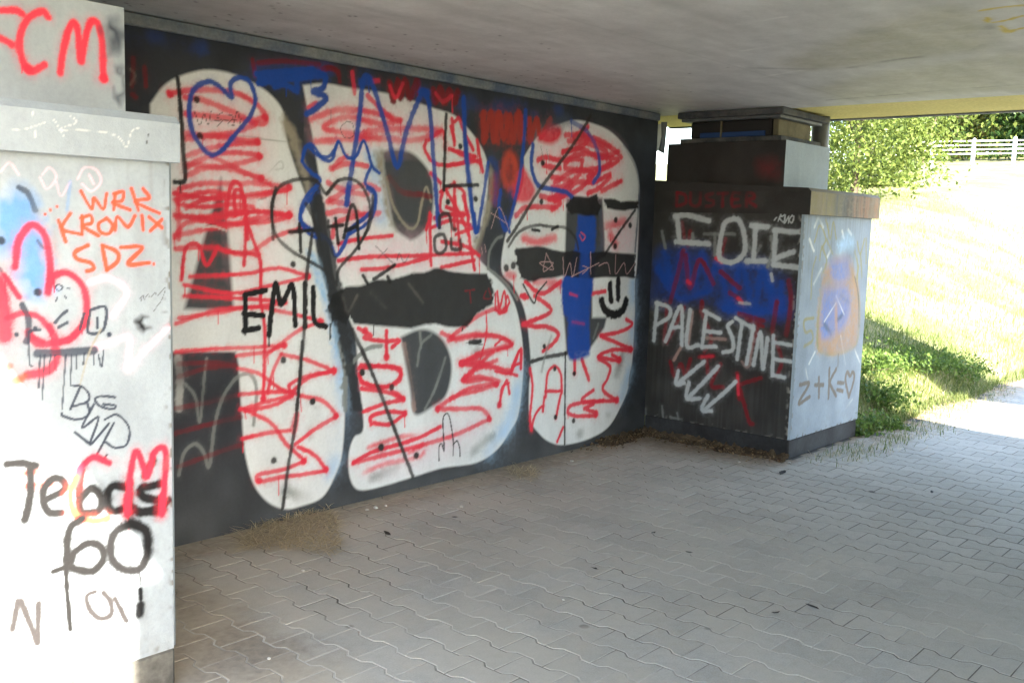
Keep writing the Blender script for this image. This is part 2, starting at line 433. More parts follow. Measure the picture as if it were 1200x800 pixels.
run(mural, '''
MA blue 16 .16 1 : 40,70 160,80 300,110 ; 500,180 760,190
MG blue 16 .14 1 : 60,60 300,90 440,110
MA pnk fill .4 4 : 235,300 420,290 520,400 510,580 300,590 230,560
MB pnk fill .25 4 : 255,10 420,10 460,120 400,330 290,340 265,200
MD pnk fill .4 4 : 110,240 420,240 640,320 640,400 300,400 120,390
MD pnk fill .35 3 : 160,560 380,570 390,720 180,780
ME pnk fill .35 3 : 60,180 300,90 620,120 640,230 300,250 100,260
MF pnk fill .3 4 : 120,560 350,440 600,360 480,500 250,560
MG pnk fill .45 4 : 340,180 560,180 650,260 600,380 400,420 340,300
MG pnk fill .4 3 : 580,470 680,470 680,590 590,590
MH lblue 16 .45 1 : 590,120 590,300 575,480 540,600
MF lblue 22 .45 1 : 725,180 715,300 680,400 620,490
MC lblue 20 .4 1 : 640,60 648,200 640,350 610,470
MF gry 12 .25 1 : 150,600 250,560 ; 520,510 620,440 ; 600,160 560,110
MC gry 14 .25 1 : 400,520 520,560 ; 540,330 560,240
MH gry 12 .25 1 : 360,760 480,690 ; 520,500 550,400
MA bei fill .9 : 590,345 640,420 660,500 690,600 680,660 650,560 610,450 585,380
MB lblue fill .8 : 520,220 560,250 600,390 640,560 620,600 590,450 550,330
MD lblue fill .6 1 : 320,430 385,430 400,560 420,720 370,740 330,560
MD bei fill .8 : 358,425 395,422 405,520 430,690 455,770 420,730 385,560
MG bei fill .85 : 165,280 182,330 168,460 122,590 100,590 140,470 160,380
MG gry 4 .8 : 160,660 165,600 190,555 210,545 ; 160,660 220,710 265,770
MG slate 4 .6 : 650,215 690,290 703,350 703,430 690,600
MH slate 3 .4 : 600,100 597,250 590,400 570,550
MC gry 5 .8 : 60,480 80,400 120,370 150,400 170,450 190,300 220,200 270,130 320,120 340,180 330,300
MC gry 4 .7 : 80,150 120,200 135,290 150,160 ; 160,60 150,150
MC wht 10 .5 : 55,60 65,140 60,240
MB gry 6 .8 : 650,720 680,640 740,580 790,570 ; 660,800 665,640 ; 640,560 660,660 655,780
MD bei 4 .8 : 410,540 440,660 500,750 540,740 560,650 580,580 600,640
MF gry 4 .7 : 330,160 345,80 385,40 ; 345,90 340,30 ; 360,330 400,250 440,130
MF tan 7 .5 : 278,80 300,200 318,330
MA bei 4 .6 : 40,190 55,210 40,245
MA dred 6 .7 : 50,150 45,250 ; 90,180 95,250 ; 45,280 60,290 ; 480,155 490,210 ; 500,165 600,160 720,172 ; 715,200 760,185 790,200
MA gry 2 .4 : 400,420 520,440 600,450 ; 540,560 580,520 590,545 560,550 ; 500,660 530,650
MA red 9 .85 .6 : 180,275 300,262 420,275 500,320 530,370 500,385 400,340 300,300 235,290 ; 240,350 350,360 460,372 525,365 ; 490,385 400,420 300,430 240,440
MA red 8 .8 .6 : 235,420 350,430 500,450 ; 500,455 400,460 300,480 245,500 ; 245,540 330,500 420,490 510,500 ; 500,510 380,540 300,545 240,575 ; 240,530 380,545 510,580 ; 215,620 300,600 420,600 500,600 610,615
MA red 8 .8 .6 : 205,660 330,630 450,650 600,625 ; 205,720 320,720 440,700 615,712 ; 615,715 500,725 400,750 330,760 200,790 ; 210,640 212,720 215,800 ; 240,690 300,660 380,640 ; 330,500 450,560 540,600
MA red 7 : 385,700 400,615 420,595 440,620 455,720 462,800 ; 385,712 460,702
MA red dot 4.6 : 182,278 525,362 498,450 505,502 512,580 612,615 612,714
MB red 7 .85 .55 : 45,20 200,40 350,20 450,10 ; 45,100 200,110 330,85 460,100 ; 45,180 100,120 250,130 400,120 460,105 ; 50,220 180,215 300,240 400,180 520,140 ; 60,60 150,70 250,60 330,70
MB red 6 : 230,230 330,240 355,270 355,400 370,520 365,765 ; 70,330 85,220 130,205 160,280 200,215 ; 300,110 340,220 350,240 ; 265,100 260,20 280,10 300,60 300,200 295,280
MB red 6 .85 .5 : 100,320 300,310 420,290 530,320 ; 530,320 400,350 250,380 80,350 ; 80,390 200,395 300,400 440,410 ; 440,415 330,430 200,440 50,490 ; 60,470 200,450 330,430 450,450 570,480 ; 570,485 500,510 430,560 380,600
MB red 6 .85 .5 : 50,590 200,580 330,575 440,570 ; 440,565 380,590 270,605 ; 430,600 520,620 620,660 ; 620,660 520,680 460,710 470,745 ; 430,600 400,660 380,740 ; 275,650 350,670 420,720 470,740 ; 280,745 400,735 470,745 380,770 280,800
MB red dot 4.6 : 440,412 572,482 440,568 620,660 525,320 365,760 458,100
MB dred 6 .6 : 60,635 170,630 270,640 ; 60,680 160,650 260,640
MC red 6.5 .9 .5 : 285,240 340,265 400,300 440,360 470,390 515,430 ; 515,430 440,460 350,480 350,505 420,490 500,480 590,465 ; 590,460 550,410 490,380 ; 480,370 560,310 630,270 ; 630,265 580,215 500,195 460,180 ; 465,185 530,130 620,105 ; 300,250 400,230 470,195 ; 290,350 380,330 460,320
MC red 11 .8 : 485,265 475,320
MC dred 6 .5 : 50,240 160,220 280,190 ; 50,330 200,290 285,272 ; 60,450 200,400 290,370
MC red dot 4.4 : 510,430 590,462 625,270 618,104 350,500
MD red 9 .75 .7 : 90,290 180,255 270,250 370,265 470,295 ; 470,295 380,310 250,280 160,310 150,330 240,350 380,370 ; 640,335 500,330 350,340 320,345 ; 110,385 250,375 400,375 520,380 640,350
MD red 8 .8 : 330,190 380,240 430,285 ; 80,240 110,225 ; 175,500 220,460 240,450 ; 185,500 240,480 330,490 ; 160,640 250,590 330,570 380,590 ; 160,560 250,600 330,610 ; 170,640 250,650 ; 380,690 300,700 200,730 180,790 ; 160,690 230,680 330,700
MD red 6 : 690,290 700,400 ; 700,300 720,290 735,330 780,420 ; 580,380 575,420 620,480 720,480 790,450 ; 590,380 650,340 660,420 ; 690,420 790,450 ; 650,600 640,640 650,690 740,700 ; 700,560 700,760 ; 700,570 740,600 750,680 ; 600,700 580,760 ; 600,520 640,560 ; 640,600 690,570
MD dred 7 .5 : 420,540 480,600 560,610 600,620
ME red 6 : 60,130 150,110 290,95 ; 60,200 200,185 400,180 640,170 ; 160,240 280,230 400,200 440,190 ; 450,0 455,220 ; 610,0 620,120 640,240 ; 460,60 540,30 620,50 ; 500,120 600,140 660,180 ; 500,230 640,200 ; 470,20 560,0 ; 560,90 640,60
ME red 6.5 : 145,490 200,520 170,530 260,545 320,540 290,570 ; 265,500 265,620 ; 150,660 240,650 320,660 320,700 260,740 170,720 150,690 ; 160,745 260,760 340,790
ME red 7 .85 .6 : 500,510 560,530 640,515 760,530 800,560 ; 580,640 680,600 780,570 ; 580,640 700,655 800,670 ; 720,590 640,660 590,715 700,705 740,720 620,745 540,790 ; 740,400 650,440 560,510 530,540
ME red 3 : 690,420 690,520 660,640 ; 730,340 730,400 750,420 770,400 780,350 790,380
ME red dot 4.5 : 770,410 545,530 175,500 265,610 590,640
MF red 6.5 : 110,160 200,165 260,180 260,220 200,245 120,230 105,190 ; 120,340 200,310 270,290 230,260 ; 150,390 150,360 210,340 280,345 ; 280,350 220,390 160,385 ; 80,540 150,500 250,470 340,440 420,400
MF red 7 .85 .6 : 80,540 200,510 350,470 480,430 600,375 ; 615,370 580,330 500,330 410,330 ; 410,325 480,280 560,260 640,235 ; 640,235 580,205 510,215 ; 510,215 570,170 640,140 ; 500,150 580,150 690,190 ; 500,155 580,110 700,80 ; 700,75 640,45 560,45 480,60
MF red 5 : 650,315 665,250 680,220 690,270 ; 700,180 735,95 735,170 ; 700,165 735,150 ; 690,190 720,200
MF red 7 .45 .9 : 120,580 200,545 330,520 355,500 ; 300,500 350,470 ; 140,480 260,440 350,430
MF red dot 4.4 : 610,368 408,330 638,235 275,292 280,348 500,152 650,315
MG brick 9 .9 : 145,100 145,200 170,100 180,200 200,100 215,190 240,110 250,200 270,100 290,190 ; 310,125 312,200 335,125 350,185 385,125
MG brick fill .75 1 : 205,290 225,245 250,240 268,270 265,330 235,380 212,350
MG brick fill .7 1 : 172,340 190,320 200,400 185,430 168,400
MD dred 9 .95 : 425,140 440,210 460,130 470,200 490,125 510,200 540,130 550,190 ; 610,165 620,215 640,160 660,220 680,170 700,220 715,175
MD red 6 .6 : 425,150 450,200 480,140 ; 620,180 650,215 690,190
MD dred 6 .8 : 110,95 160,70 200,85 212,130
MD red 7 .8 : 265,90 275,180 ; 350,130 375,125
MG red fill .9 .6 : 285,285 310,330 330,380 310,420 262,420 247,380 262,325
MG red fill .95 .6 : 340,175 385,147 420,150 425,180 390,210 345,200
MG red 8 .9 .5 : 340,270 370,260 420,270 490,265 ; 440,180 520,180 500,220 430,240 ; 500,180 540,200 610,230 640,260 ; 430,240 500,230 560,260 630,240 ; 560,260 630,270 560,310 520,330 ; 500,270 490,320 440,360 390,370
MG red 8 .9 .5 : 390,330 460,350 400,400 ; 600,320 540,350 480,350 440,390 400,420 ; 570,380 640,345 ; 260,470 300,440 400,440 ; 380,410 430,400
MG red 12 .7 .8 : 290,552 340,565 400,548 ; 590,505 650,492 ; 330,705 420,715 ; 230,680 252,686 ; 600,540 620,575
MG red 6 : 20,230 130,280 ; 10,290 130,270 ; 25,150 40,200 ; 120,200 140,310 ; 10,380 60,470 90,540 ; 40,400 60,600 ; 10,440 90,470 ; 70,400 90,480
MH red 7 : 110,170 140,175 ; 130,110 200,160 280,110 ; 120,290 220,250 235,220 170,170 ; 120,290 170,300 220,300 270,330 250,370 205,405 ; 340,430 340,500 ; 370,440 400,525
MH red 5 : 215,600 225,500 255,470 280,500 285,580 ; 215,575 285,575 ; 205,660 210,600 ; 260,690 280,590 ; 155,740 170,680 200,640 205,660 ; 265,790 290,730 ; 150,480 160,560 150,680 155,740
MH red 6 : 560,270 585,290 540,320 450,340 ; 450,340 580,395 ; 580,400 500,400 440,430 490,470 480,520 460,570 520,615 ; 440,430 530,445 500,420 ; 520,615 400,620 370,610 420,570 ; 460,615 340,630 310,660 340,680 430,680 ; 430,665 390,650 420,630 380,650 ; 410,160 470,150
MH red dot 4.6 : 520,613 578,396 530,440 430,672 125,172 20,235
MH red 4 : 0,230 40,240 60,200 ; 10,150 20,220 40,150 50,230 ; 0,380 40,350 70,380 10,400 ; 70,480 105,400 110,480 ; 0,490 60,500 80,470 ; 20,640 30,560 60,540
MD blue 7.5 .9 : 240,650 270,450 295,280 310,130 330,110 360,170 410,330 455,490 490,360 530,250 570,170 595,250 610,450 625,650 630,740
MD blue 12 .8 : 305,135 335,125 ; 560,175 580,180
MD blue 6.5 .9 : 740,200 745,400 770,640 795,770
MA blue 6.5 .95 : 405,285 400,240 430,220 470,235 490,300 470,360 420,420 370,480 330,497 290,460 260,400 252,320 270,260 320,233 360,250 390,280 405,290
MA blue 7 .92 : 495,205 600,196 700,190 ; 500,240 600,226 690,215 ; 560,250 600,245 640,270 ; 640,255 650,220 740,210 ; 505,222 640,205 720,200
MA blue 8 .95 : 690,195 740,215 735,255 700,270 745,290 720,320 675,350
MA blue 5 .95 : 670,470 660,520 690,560 725,590 680,640 655,690 660,750 690,785 730,800 ; 680,465 720,500 760,500 790,450
MD blue 4.5 .95 : 50,470 70,405 100,405 140,460 180,460 205,385 240,450 280,450 310,385 330,420 350,490 380,520 ; 345,490 320,560 360,600 360,680 320,740 250,780
MB blue 6 .95 : 560,10 510,70 500,120 560,165 600,190 625,245 655,210 680,150 750,90 770,30 740,0
MB blue 8 .9 : 672,0 665,60
MG red 8 .9 .5 : 450,200 540,215 590,250 480,250 440,300 560,300 600,280 ; 520,150 470,190 540,190 600,220 ; 400,350 470,310 540,320 480,380 420,400 ; 600,330 560,370 520,390 ; 360,290 420,300 ; 350,400 420,420 390,450
MG ora 9 .5 .8 : 235,250 215,320 240,370 262,310 245,255
MG brick 10 .8 .6 : 140,110 150,190 ; 190,110 195,200 ; 225,110 235,200 ; 262,110 275,195
MG blue 6 .9 : 70,50 80,200 95,360 115,530 140,420 160,280 ; 295,90 285,250 260,400 225,520 200,440 205,380
MG blue 9 .4 1 : 170,270 190,300 185,420 ; 240,380 250,460
MG blue 6.5 .95 : 322,215 316,290 340,360 390,375 440,385 465,405
MG blue 6 .75 : 460,130 520,170 555,240 562,310 540,350
MG slate 16 .6 1 : 380,135 440,125
ME blue 5 : 488,0 490,60 ; 640,0 645,80 655,60 ; 770,20 790,80
MH blue fill .97 : 330,0 400,0 405,90 412,140 402,270 405,400 390,430 320,440 310,380 310,280 290,240 285,120 320,80
MG blue fill .97 : 485,472 546,472 545,600 540,700 520,790 440,790 430,700 470,600
MG slate 9 .7 : 565,460 572,560 560,600
MH red 4 .5 : 320,160 350,170 ; 330,280 380,290
MG ora 1.5 .7 : 495,530 510,545 500,560 490,540
MA blk 6 : 210,220 220,330 230,480 238,580 220,595 200,595
MA blk dot 4.3 : 278,298 290,428
MA gblk 1 .8 : 270,340 290,390 305,350 320,390 330,340 ; 370,345 350,360 370,375 350,395 ; 385,350 410,360 390,390 415,390 ; 410,390 425,340 437,392 ; 330,375 440,370
MD gblk 1 .7 : 240,300 215,330 235,370 270,360 265,310 240,300 ; 175,250 175,320
MA gblk 4.5 .85 : 555,800 550,690 570,620 620,590 680,585 720,600 745,635 790,590
MD gblk 4.5 .9 : 155,610 200,555 260,545 310,580 340,660 330,750 310,800
MB gblk 4.5 .85 : 410,0 395,80 410,170 470,230 540,270 600,310 630,350 ; 760,30 750,130 700,220 640,290 630,340
MB blk 5 : 460,160 570,150 ; 495,130 500,230 ; 625,110 635,200 ; 600,140 650,135 ; 655,180 680,70 700,90 710,220 ; 660,155 700,140
MB gblk 6 .8 : 520,60 545,110 575,220
MB blk 7 1 .25 : 300,385 375,370 ; 300,385 300,510 ; 295,455 365,460 ; 295,515 350,505 ; 385,530 395,440 410,345 430,420 470,350 480,495 ; 515,345 515,500 ; 545,360 550,480 590,500
MB blk 2 : 385,530 385,570 ; 300,510 300,530 ; 607,490 606,545
MB gblk dot 4 : 472,275 437,620 722,665 543,770
MC gblk dot 4 : 403,428 788,380 543,215
MF gblk dot 4 : 115,188 230,245 190,480 326,512
MB gblk 5 .85 : 540,170 520,330 515,480 495,700 485,800
MC gblk 5 .9 : 505,0 495,150 480,300 455,450 435,600
MF gblk 5.5 .9 : 75,20 150,180 230,380 312,592
MB dk hard .9 : 560,0 590,60 640,330 680,560 720,800 690,800 650,600 600,380 560,180 545,40
ME blk hard .97 : 20,360 50,330 110,310 270,285 390,250 470,235 560,245 690,250 710,290 725,340 715,390 640,440 610,485 500,480 430,465 370,485 120,475 110,440 90,480 50,460 30,480 15,420
ME blk 5 : 165,265 185,300 ; 210,280 250,255 300,220 ; 270,270 280,290
ME blk 1.5 : 25,480 25,530 ; 210,480 210,520 ; 590,485 588,500
ME brn 4 .35 .8 : 80,360 100,420 140,350 ; 200,340 260,400 ; 360,300 420,380
ME gblk 5 .85 : 490,90 470,110 475,160 500,170 520,140 510,95 490,90 ; 540,110 545,150 580,150 580,115 ; 490,60 495,10 530,5 545,60 560,70
ME blk 6 : 620,550 665,545
ME gblk 1 .7 : 220,140 290,210 ; 310,200 320,170 340,210 360,180 ; 600,550 680,560 ; 230,190 270,150
ME dred 2 .9 : 600,330 640,325 ; 620,330 625,380 ; 690,330 680,360 710,360 700,320
MD blk 5 : 665,270 660,400 655,590 ; 660,575 800,570
MG gblk 5 .9 : 530,110 470,210 380,330 330,400 270,500 230,560
MG blk hard .97 : 440,430 470,400 550,395 565,440 555,470 460,470
MG blk hard .97 : 575,415 620,410 640,420 700,410 705,440 650,455 590,450
MG blk hard .97 : 260,580 330,575 400,590 480,600 690,605 690,690 540,695 430,690 330,705 280,695 260,650
MG blue 20 .6 .3 : 512,590 505,700
MG gblk 4 .8 : 235,580 270,530 330,505 390,510 440,515 475,550 485,590
MG blk 4 : 320,520 345,525 ; 390,520 412,508
MH gblk 2.5 : 120,120 165,200 180,160 220,110
MG blk 4 .9 : 690,450 640,520 580,610
MG blk dot 3.6 : 352,420 357,280 620,485 672,505 618,580 60,220 115,410 15,420
MG gblk dot 4.5 : 225,658 250,650
MH blk 9 1 .3 : 490,120 495,190 ; 525,100 525,180
MH blk 10.5 1 .3 : 455,190 470,230 510,250 545,230 560,190
MH gblk 5 .9 : 155,450 220,430 305,415
MH blk 3 : 300,410 297,800
MH blk dot 3 : 210,385 338,500 255,480 258,685 335,700
MH gry 4 .5 : 200,490 215,420 240,340 ; 420,350 440,290
MF gblk 1.8 : 415,530 415,480 425,465 435,490 430,380 440,350 455,360 470,450 470,510 ; 470,470 485,455 495,480 497,515
MG scr 1.1 .9 .3 : 370,605 395,665 345,640 395,640 360,670 370,605 ; 430,620 435,690 455,640 465,690 480,620 ; 500,650 520,660 500,680 ; 530,600 530,680 ; 560,650 590,640 600,680 ; 620,610 620,680 650,640 660,680 690,640 ; 460,690 560,640
MG scr 1 .8 .3 : 170,520 200,440 235,520 ; 170,460 230,500 ; 135,580 140,610 ; 148,575 152,600
MA wht 2.5 .5 : 300,760 340,755 385,770
MG gry 1 .6 .3 : 350,220 360,270 ; 370,230 380,270
''')

# --------  left pier faces
LX0, LX1, LFY = .43, 1.566, -1.236
ZC_L, ZT_L, ZP = 1.655, 1.79, .136
CH = .014                                   # corner chamfer
lfront = PaintFace(1, LFY, 0, .98, LX1 - CH, ZP, ZC_L, .0036, (163, 171, 178))
lfront.c *= (.9 + .16 * lfront.n1)[..., None]
_run = np.clip(lfront.n3 - .5, 0, 1) * np.clip((lfront.V - .9) / .75, 0, 1) * .5 + np.clip(lfront.n1 * .6 + lfront.n2 * .6 - .35, 0, 1) * np.clip((.42 - lfront.V) / .3, 0, 1) * .55
lfront.c = lfront.c * (1 - _run[..., None]) + np.array(lin((122, 118, 108))) * _run[..., None]
run(lfront, '''
LB pnk 2.5 .6 : 0,80 40,40 80,90 ; 170,100 200,150 240,100 210,60 180,90 ; 330,110 360,60 410,70 430,120 390,160 350,130 ; 240,120 260,180 300,120 ; 380,90 400,130
LB lbl2 fill .95 1 : -20,190 60,130 130,180 170,300 210,450 210,560 160,610 110,560 60,430 -20,400
LB lbl2 4 .6 : 300,120 290,200 285,240
LB pnk 8 .8 : 380,550 460,530 540,590 480,690
LC pnk 8 .85 : 400,100 470,80 550,60 545,190 620,110 720,10
LB psl 7 .7 : 80,145 120,170 150,240
LB psl dot 5 : 160,590 5,370
LB psl 4 .7 : 160,370 185,400 210,400 ; 0,490 10,510
LB ora 4.2 .95 .35 : 345,160 390,235 400,190 440,235 455,170 ; 490,170 485,240 ; 485,172 525,162 520,200 480,210 555,240 ; 560,150 590,240 ; 610,150 635,190 575,205 680,255
LB ora 4.4 .95 .35 : 250,285 280,375 ; 300,255 265,320 350,345 ; 350,265 350,340 ; 345,275 385,265 390,295 355,310 420,350 ; 455,275 420,300 430,335 465,340 480,305 455,275 ; 490,325 500,270 545,312 575,265 ; 605,265 610,325 ; 635,270 690,315 ; 690,280 640,330
LB ora 5 .95 .35 : 375,390 320,420 330,450 385,465 400,490 370,500 ; 435,390 455,495 ; 435,390 500,420 500,460 455,495 ; 515,400 605,400 545,470 635,465
LB ora dot 1.8 : 655,470 193,258 215,240 243,225 625,465
LB red 9 .95 .5 : 65,480 80,370 130,305 180,330 205,400 215,500 205,590 ; 210,560 230,520 290,510 350,560 370,640 360,720 300,790 260,805
LB red 18 .95 .5 : -10,540 10,620 20,700 25,780
LB red 7 .95 .5 : 20,520 80,610 ; 30,700 100,680 170,700 220,760 ; 120,770 180,800
LC red 8.5 .95 .5 : 120,30 160,80 230,80 300,60 350,10 ; 210,10 235,60
LC red 11 .95 .5 : 232,80 240,150 200,200 115,215
LC ora 9 .8 .5 : 100,220 60,240 ; 40,180 10,210 30,250 90,235
LC ora 7 .8 .6 : -10,690 60,645 200,620 ; -10,720 100,690 220,680
LB psl 8 .9 .4 : 95,645 120,700 120,780 112,800
LB psl 4 .9 .3 : 385,665 450,655 440,750 375,760 385,665 ; 415,700 415,740 ; 360,680 340,750 ; 130,755 170,750 ; 235,720 260,690 285,670 ; 250,740 285,720
LB psl 1.6 .9 .3 : 250,555 236,568 250,583 268,570 250,555 ; 285,575 300,575 ; 245,610 238,630 ; 275,605 285,620
LB psl dot 3 : 465,770 70,770 150,745
LB blk hard 1 : 635,692 600,688 570,715 575,745 605,757 635,735 610,735 595,720 610,700
LB dgr .9 .8 .3 : 595,620 610,605 615,620 630,600 640,612 660,592 668,605 680,596 705,570 690,620 655,670 ; 600,630 605,610
LC psl 10 .9 .35 : 160,125 280,118 400,110
LC psl 1.9 .9 .3 : 120,30 125,160 140,180 ; 170,130 165,270 ; 190,130 180,320 ; 215,130 210,210 ; 235,130 232,190 ; 280,130 265,360 ; 305,130 300,260 ; 325,130 325,190 ; 360,120 355,170 ; 400,130 400,170 ; 420,130 430,180 ; 440,110 436,180
LC bei 2.5 .7 : 430,20 380,120 340,260
LC psl 3 .95 .3 : 310,260 350,265 380,300 370,330 305,350 ; 340,270 300,360 ; 370,330 380,380 330,405 270,390 263,378 ; 490,310 430,305 405,320 430,350 480,360 490,345 440,340 ; 400,340 350,440 420,395 385,510 465,420 ; 320,460 385,510 ; 485,420 415,550 ; 445,405 500,385 550,440 540,510 490,525 450,500 ; 455,555 435,585
LC pblk 12 1 .5 : 30,595 90,590 150,600 ; 130,610 130,700 120,780 105,830
LC pblk 11.5 1 .5 : 195,745 270,705 270,665 230,655 190,700 185,760 210,800 260,800 ; 345,620 335,740 345,795 ; 345,740 390,700 430,740 420,795 360,800
LC blk 11.5 1 .5 : 540,695 480,690 455,740 480,795 550,775 ; 550,680 550,800 ; 680,680 600,700 620,740 680,750 690,790 600,800 ; 650,580 620,640
LD blk 10 1 .5 : 560,50 600,70 680,50 720,20
LC red 8.5 1 .5 : 465,590 400,565 345,610 318,680
LD ora 8.5 1 .5 : 322,-75 300,0 320,80 390,110 460,100
LC red 8.5 1 .5 : 545,800 555,640 580,540 610,600 630,650 650,560 680,525 705,540 705,640 690,800
LD red 8.5 1 .5 : 540,0 540,80 ; 692,0 690,80
LD blk 14 1 .6 : 560,120 490,160 470,230 490,290 540,320 600,310 630,230 620,150 560,120
LD pblk 12.5 1 .55 : 350,100 300,140 285,220 300,300 350,320 400,320 440,270 430,220 380,205 320,240 300,290
LD pblk 7 1 : 280,250 285,400 300,570 ; 225,325 270,310
LD blk 2 : 595,330 600,380
LD blk 5.5 : 598,400 600,440
LD blk 11 : 598,470 594,505
LD gblk 8 1 : 55,570 75,450 ; 90,450 125,540 160,630 ; 165,460 160,630
LD gblk 7 1 : 405,410 370,430 385,490 430,525 475,505 470,450 440,415 ; 490,440 540,535
LC dgr 2 .4 : 0,315 65,320 ; 605,405 620,395
''')
LBY, LBX = -1.0, 1.54                        # pedestal block of the left pier
lblock = PaintFace(1, LBY, 0, .95, LBX, 1.80, 2.13, .004, (163, 171, 178))
lblock.c *= (.9 + .16 * lblock.n1)[..., None]
run(lblock, '''
LA red 9 .95 .5 : -40,48 60,45 95,60 ; -30,150 20,172 50,190 ; 205,75 180,50 120,80 85,160 90,240 120,300 150,300 190,275 ; 255,310 270,210 300,110 325,110 340,200 345,265 360,180 385,100 415,100 435,180 440,335
LA red dot 6 : 440,335 120,295
LA psl fill .95 .8 : 440,110 470,90 500,110 515,170 500,225 470,230 455,190
LA psl fill .8 .5 : 515,300 530,310 530,415 515,410
''')
lcap = PaintFace(1, LFY - .04, 0, .98, 1.566, ZC_L, ZT_L, .005, (163, 171, 178))
lcap.c *= (.92 + .12 * lcap.n1)[..., None]
run(lcap, '''
LA wht 1.1 .6 .3 : 0,540 100,550 190,520 ; 140,470 150,585 ; 225,500 275,585 ; 300,490 325,520 255,550 400,555 500,580 540,625 560,560 600,540
LA gblk 1 .8 .3 : 632,572 625,608
''')

# -------- right pier faces
RX0, RX1, RFY = 6.063, 7.199, -1.153
ZC_R, ZT_R = 1.629, 1.80
rside = PaintFace(0, RX0, 1, 0., RFY + CH, ZP, ZC_R, .006, (56, 55, 54))
rside.c *= (.75 + .5 * rside.n1)[..., None]
streak = .5 * np.clip(rside.n3 - .45, 0, 1) * np.clip(1 - rside.V / 1.2, 0, 1)
rside.c = rside.c * (1 - .3 * streak[..., None]) + np.array(lin((150, 152, 152))) * (.3 * streak[..., None])
run(rside, '''
RB dred 3.5 .6 : 190,90 200,150 240,110 270,150 290,100 ; 340,100 320,130 350,150 330,165 ; 380,90 380,150 ; 430,90 410,150 450,150 ; 490,90 500,150 540,100 ; 520,95 560,90 545,150
RB dred 5 .7 : 215,220 225,290 ; 250,260 240,320 ; 400,290 380,370
RB blue fill .5 4 : 125,345 220,325 300,335 340,385 460,395 560,405 640,470 665,600 560,625 400,595 360,530 190,560 90,540 110,440
RB blue 9 .75 .8 : 140,350 180,470 220,340 260,500 300,350 330,480 360,400 ; 110,420 200,540 330,510 ; 380,420 420,560 470,410 520,590 560,420 620,600 640,480 ; 400,585 520,600 650,590 ; 380,400 560,410
RB blue 14 .6 .9 : 120,400 180,500 ; 380,560 520,600 640,560 ; 580,470 640,620
RB dred 6 .75 : 220,340 195,450 165,560 ; 230,360 250,500 290,380 350,480 ; 380,430 460,500 ; 420,520 450,540 ; 670,470 680,560 660,700 ; 620,560 600,680 ; 300,560 300,600 ; 460,610 560,640
RB red 5 .85 : 360,372 385,388 ; 455,545 470,560 ; 240,470 250,480
RB gry 4 .7 : 310,270 440,270 ; 355,270 355,360 ; 490,300 510,335 530,350 550,320 ; 595,280 600,340 580,410 ; 130,260 145,330 ; 260,270 265,300
RB cnd 6.5 .92 : 185,195 240,190 330,215 ; 195,200 205,300 ; 190,302 330,312 ; 440,205 400,220 380,290 375,370 430,390 480,350 480,270 460,215 440,205
RB cnd 6.5 .92 : 510,235 580,240 ; 530,235 520,380 ; 490,385 570,385 ; 610,255 725,262 ; 615,255 605,400 ; 605,400 725,415 ; 620,370 690,345
RB cnd 1.6 .95 .3 : 608,212 618,200 ; 625,215 640,180 655,175 650,190 630,200 650,222 ; 655,190 652,225 670,195 668,225 ; 685,190 672,210 683,222 692,200 685,190
RB cnd 4 .7 : 460,562 503,567 ; 596,440 600,468
RC dred 5 .8 : 130,100 150,110 140,250 ; 225,110 150,260 ; 300,130 340,240 310,300 ; 540,190 500,330 ; 600,220 640,330 620,400 ; 490,160 560,190
RC tan 4 .7 : 260,130 240,270 ; 215,270 180,335 ; 470,340 490,362 510,350 ; 320,240 400,245 ; 520,200 505,340
RC cnd 5 .95 : 110,90 95,250 ; 105,90 160,110 160,150 110,182 ; 145,255 210,105 215,270 ; 170,195 215,192 ; 250,120 235,270 285,270 ; 310,125 375,160 ; 320,130 300,280 ; 310,210 380,217 ; 300,277 360,277
RC cnd 5 .95 : 430,170 410,190 430,240 430,290 390,300 ; 445,155 520,200 ; 470,180 450,330 ; 520,190 490,350 ; 520,355 550,215 560,370 580,240 ; 605,230 600,400 ; 610,258 680,270 ; 610,330 680,340 ; 600,397 650,407
RC dred 5 .9 : 165,340 185,405 210,350 230,400 250,330 ; 290,320 350,315 ; 320,320 325,390 ; 380,350 340,440 390,450 ; 450,390 460,500 ; 455,440 550,410 ; 460,450 500,590 515,605
RC red 4 .7 : 452,400 455,480 ; 300,320 345,318
RC cnd 5 .95 : 310,340 255,385 200,430 ; 200,380 190,435 225,430 ; 370,360 305,430 240,495 ; 245,430 235,495 290,497 ; 445,425 375,490 310,545 ; 325,485 300,545 340,550
RC gry 3 .6 : 130,530 135,580 ; 165,575 180,580 215,585 ; 195,560 200,585 ; 60,540 62,620
''')
rfront = PaintFace(1, RFY, 0, RX0 + CH, RX1, ZP, ZC_R, .006, (140, 152, 166))
rfront.c *= (.86 + .24 * rfront.n1)[..., None]
_run = np.clip(rfront.n3 - .45, 0, 1) * np.clip((rfront.V - .7) / .9, 0, 1) * .8 + np.clip(rfront.n1 * .6 + rfront.n2 * .6 - .3, 0, 1) * np.clip((.4 - rfront.V) / .3, 0, 1) * .5
rfront.c = rfront.c * (1 - _run[..., None]) + np.array(lin((112, 112, 100))) * _run[..., None]
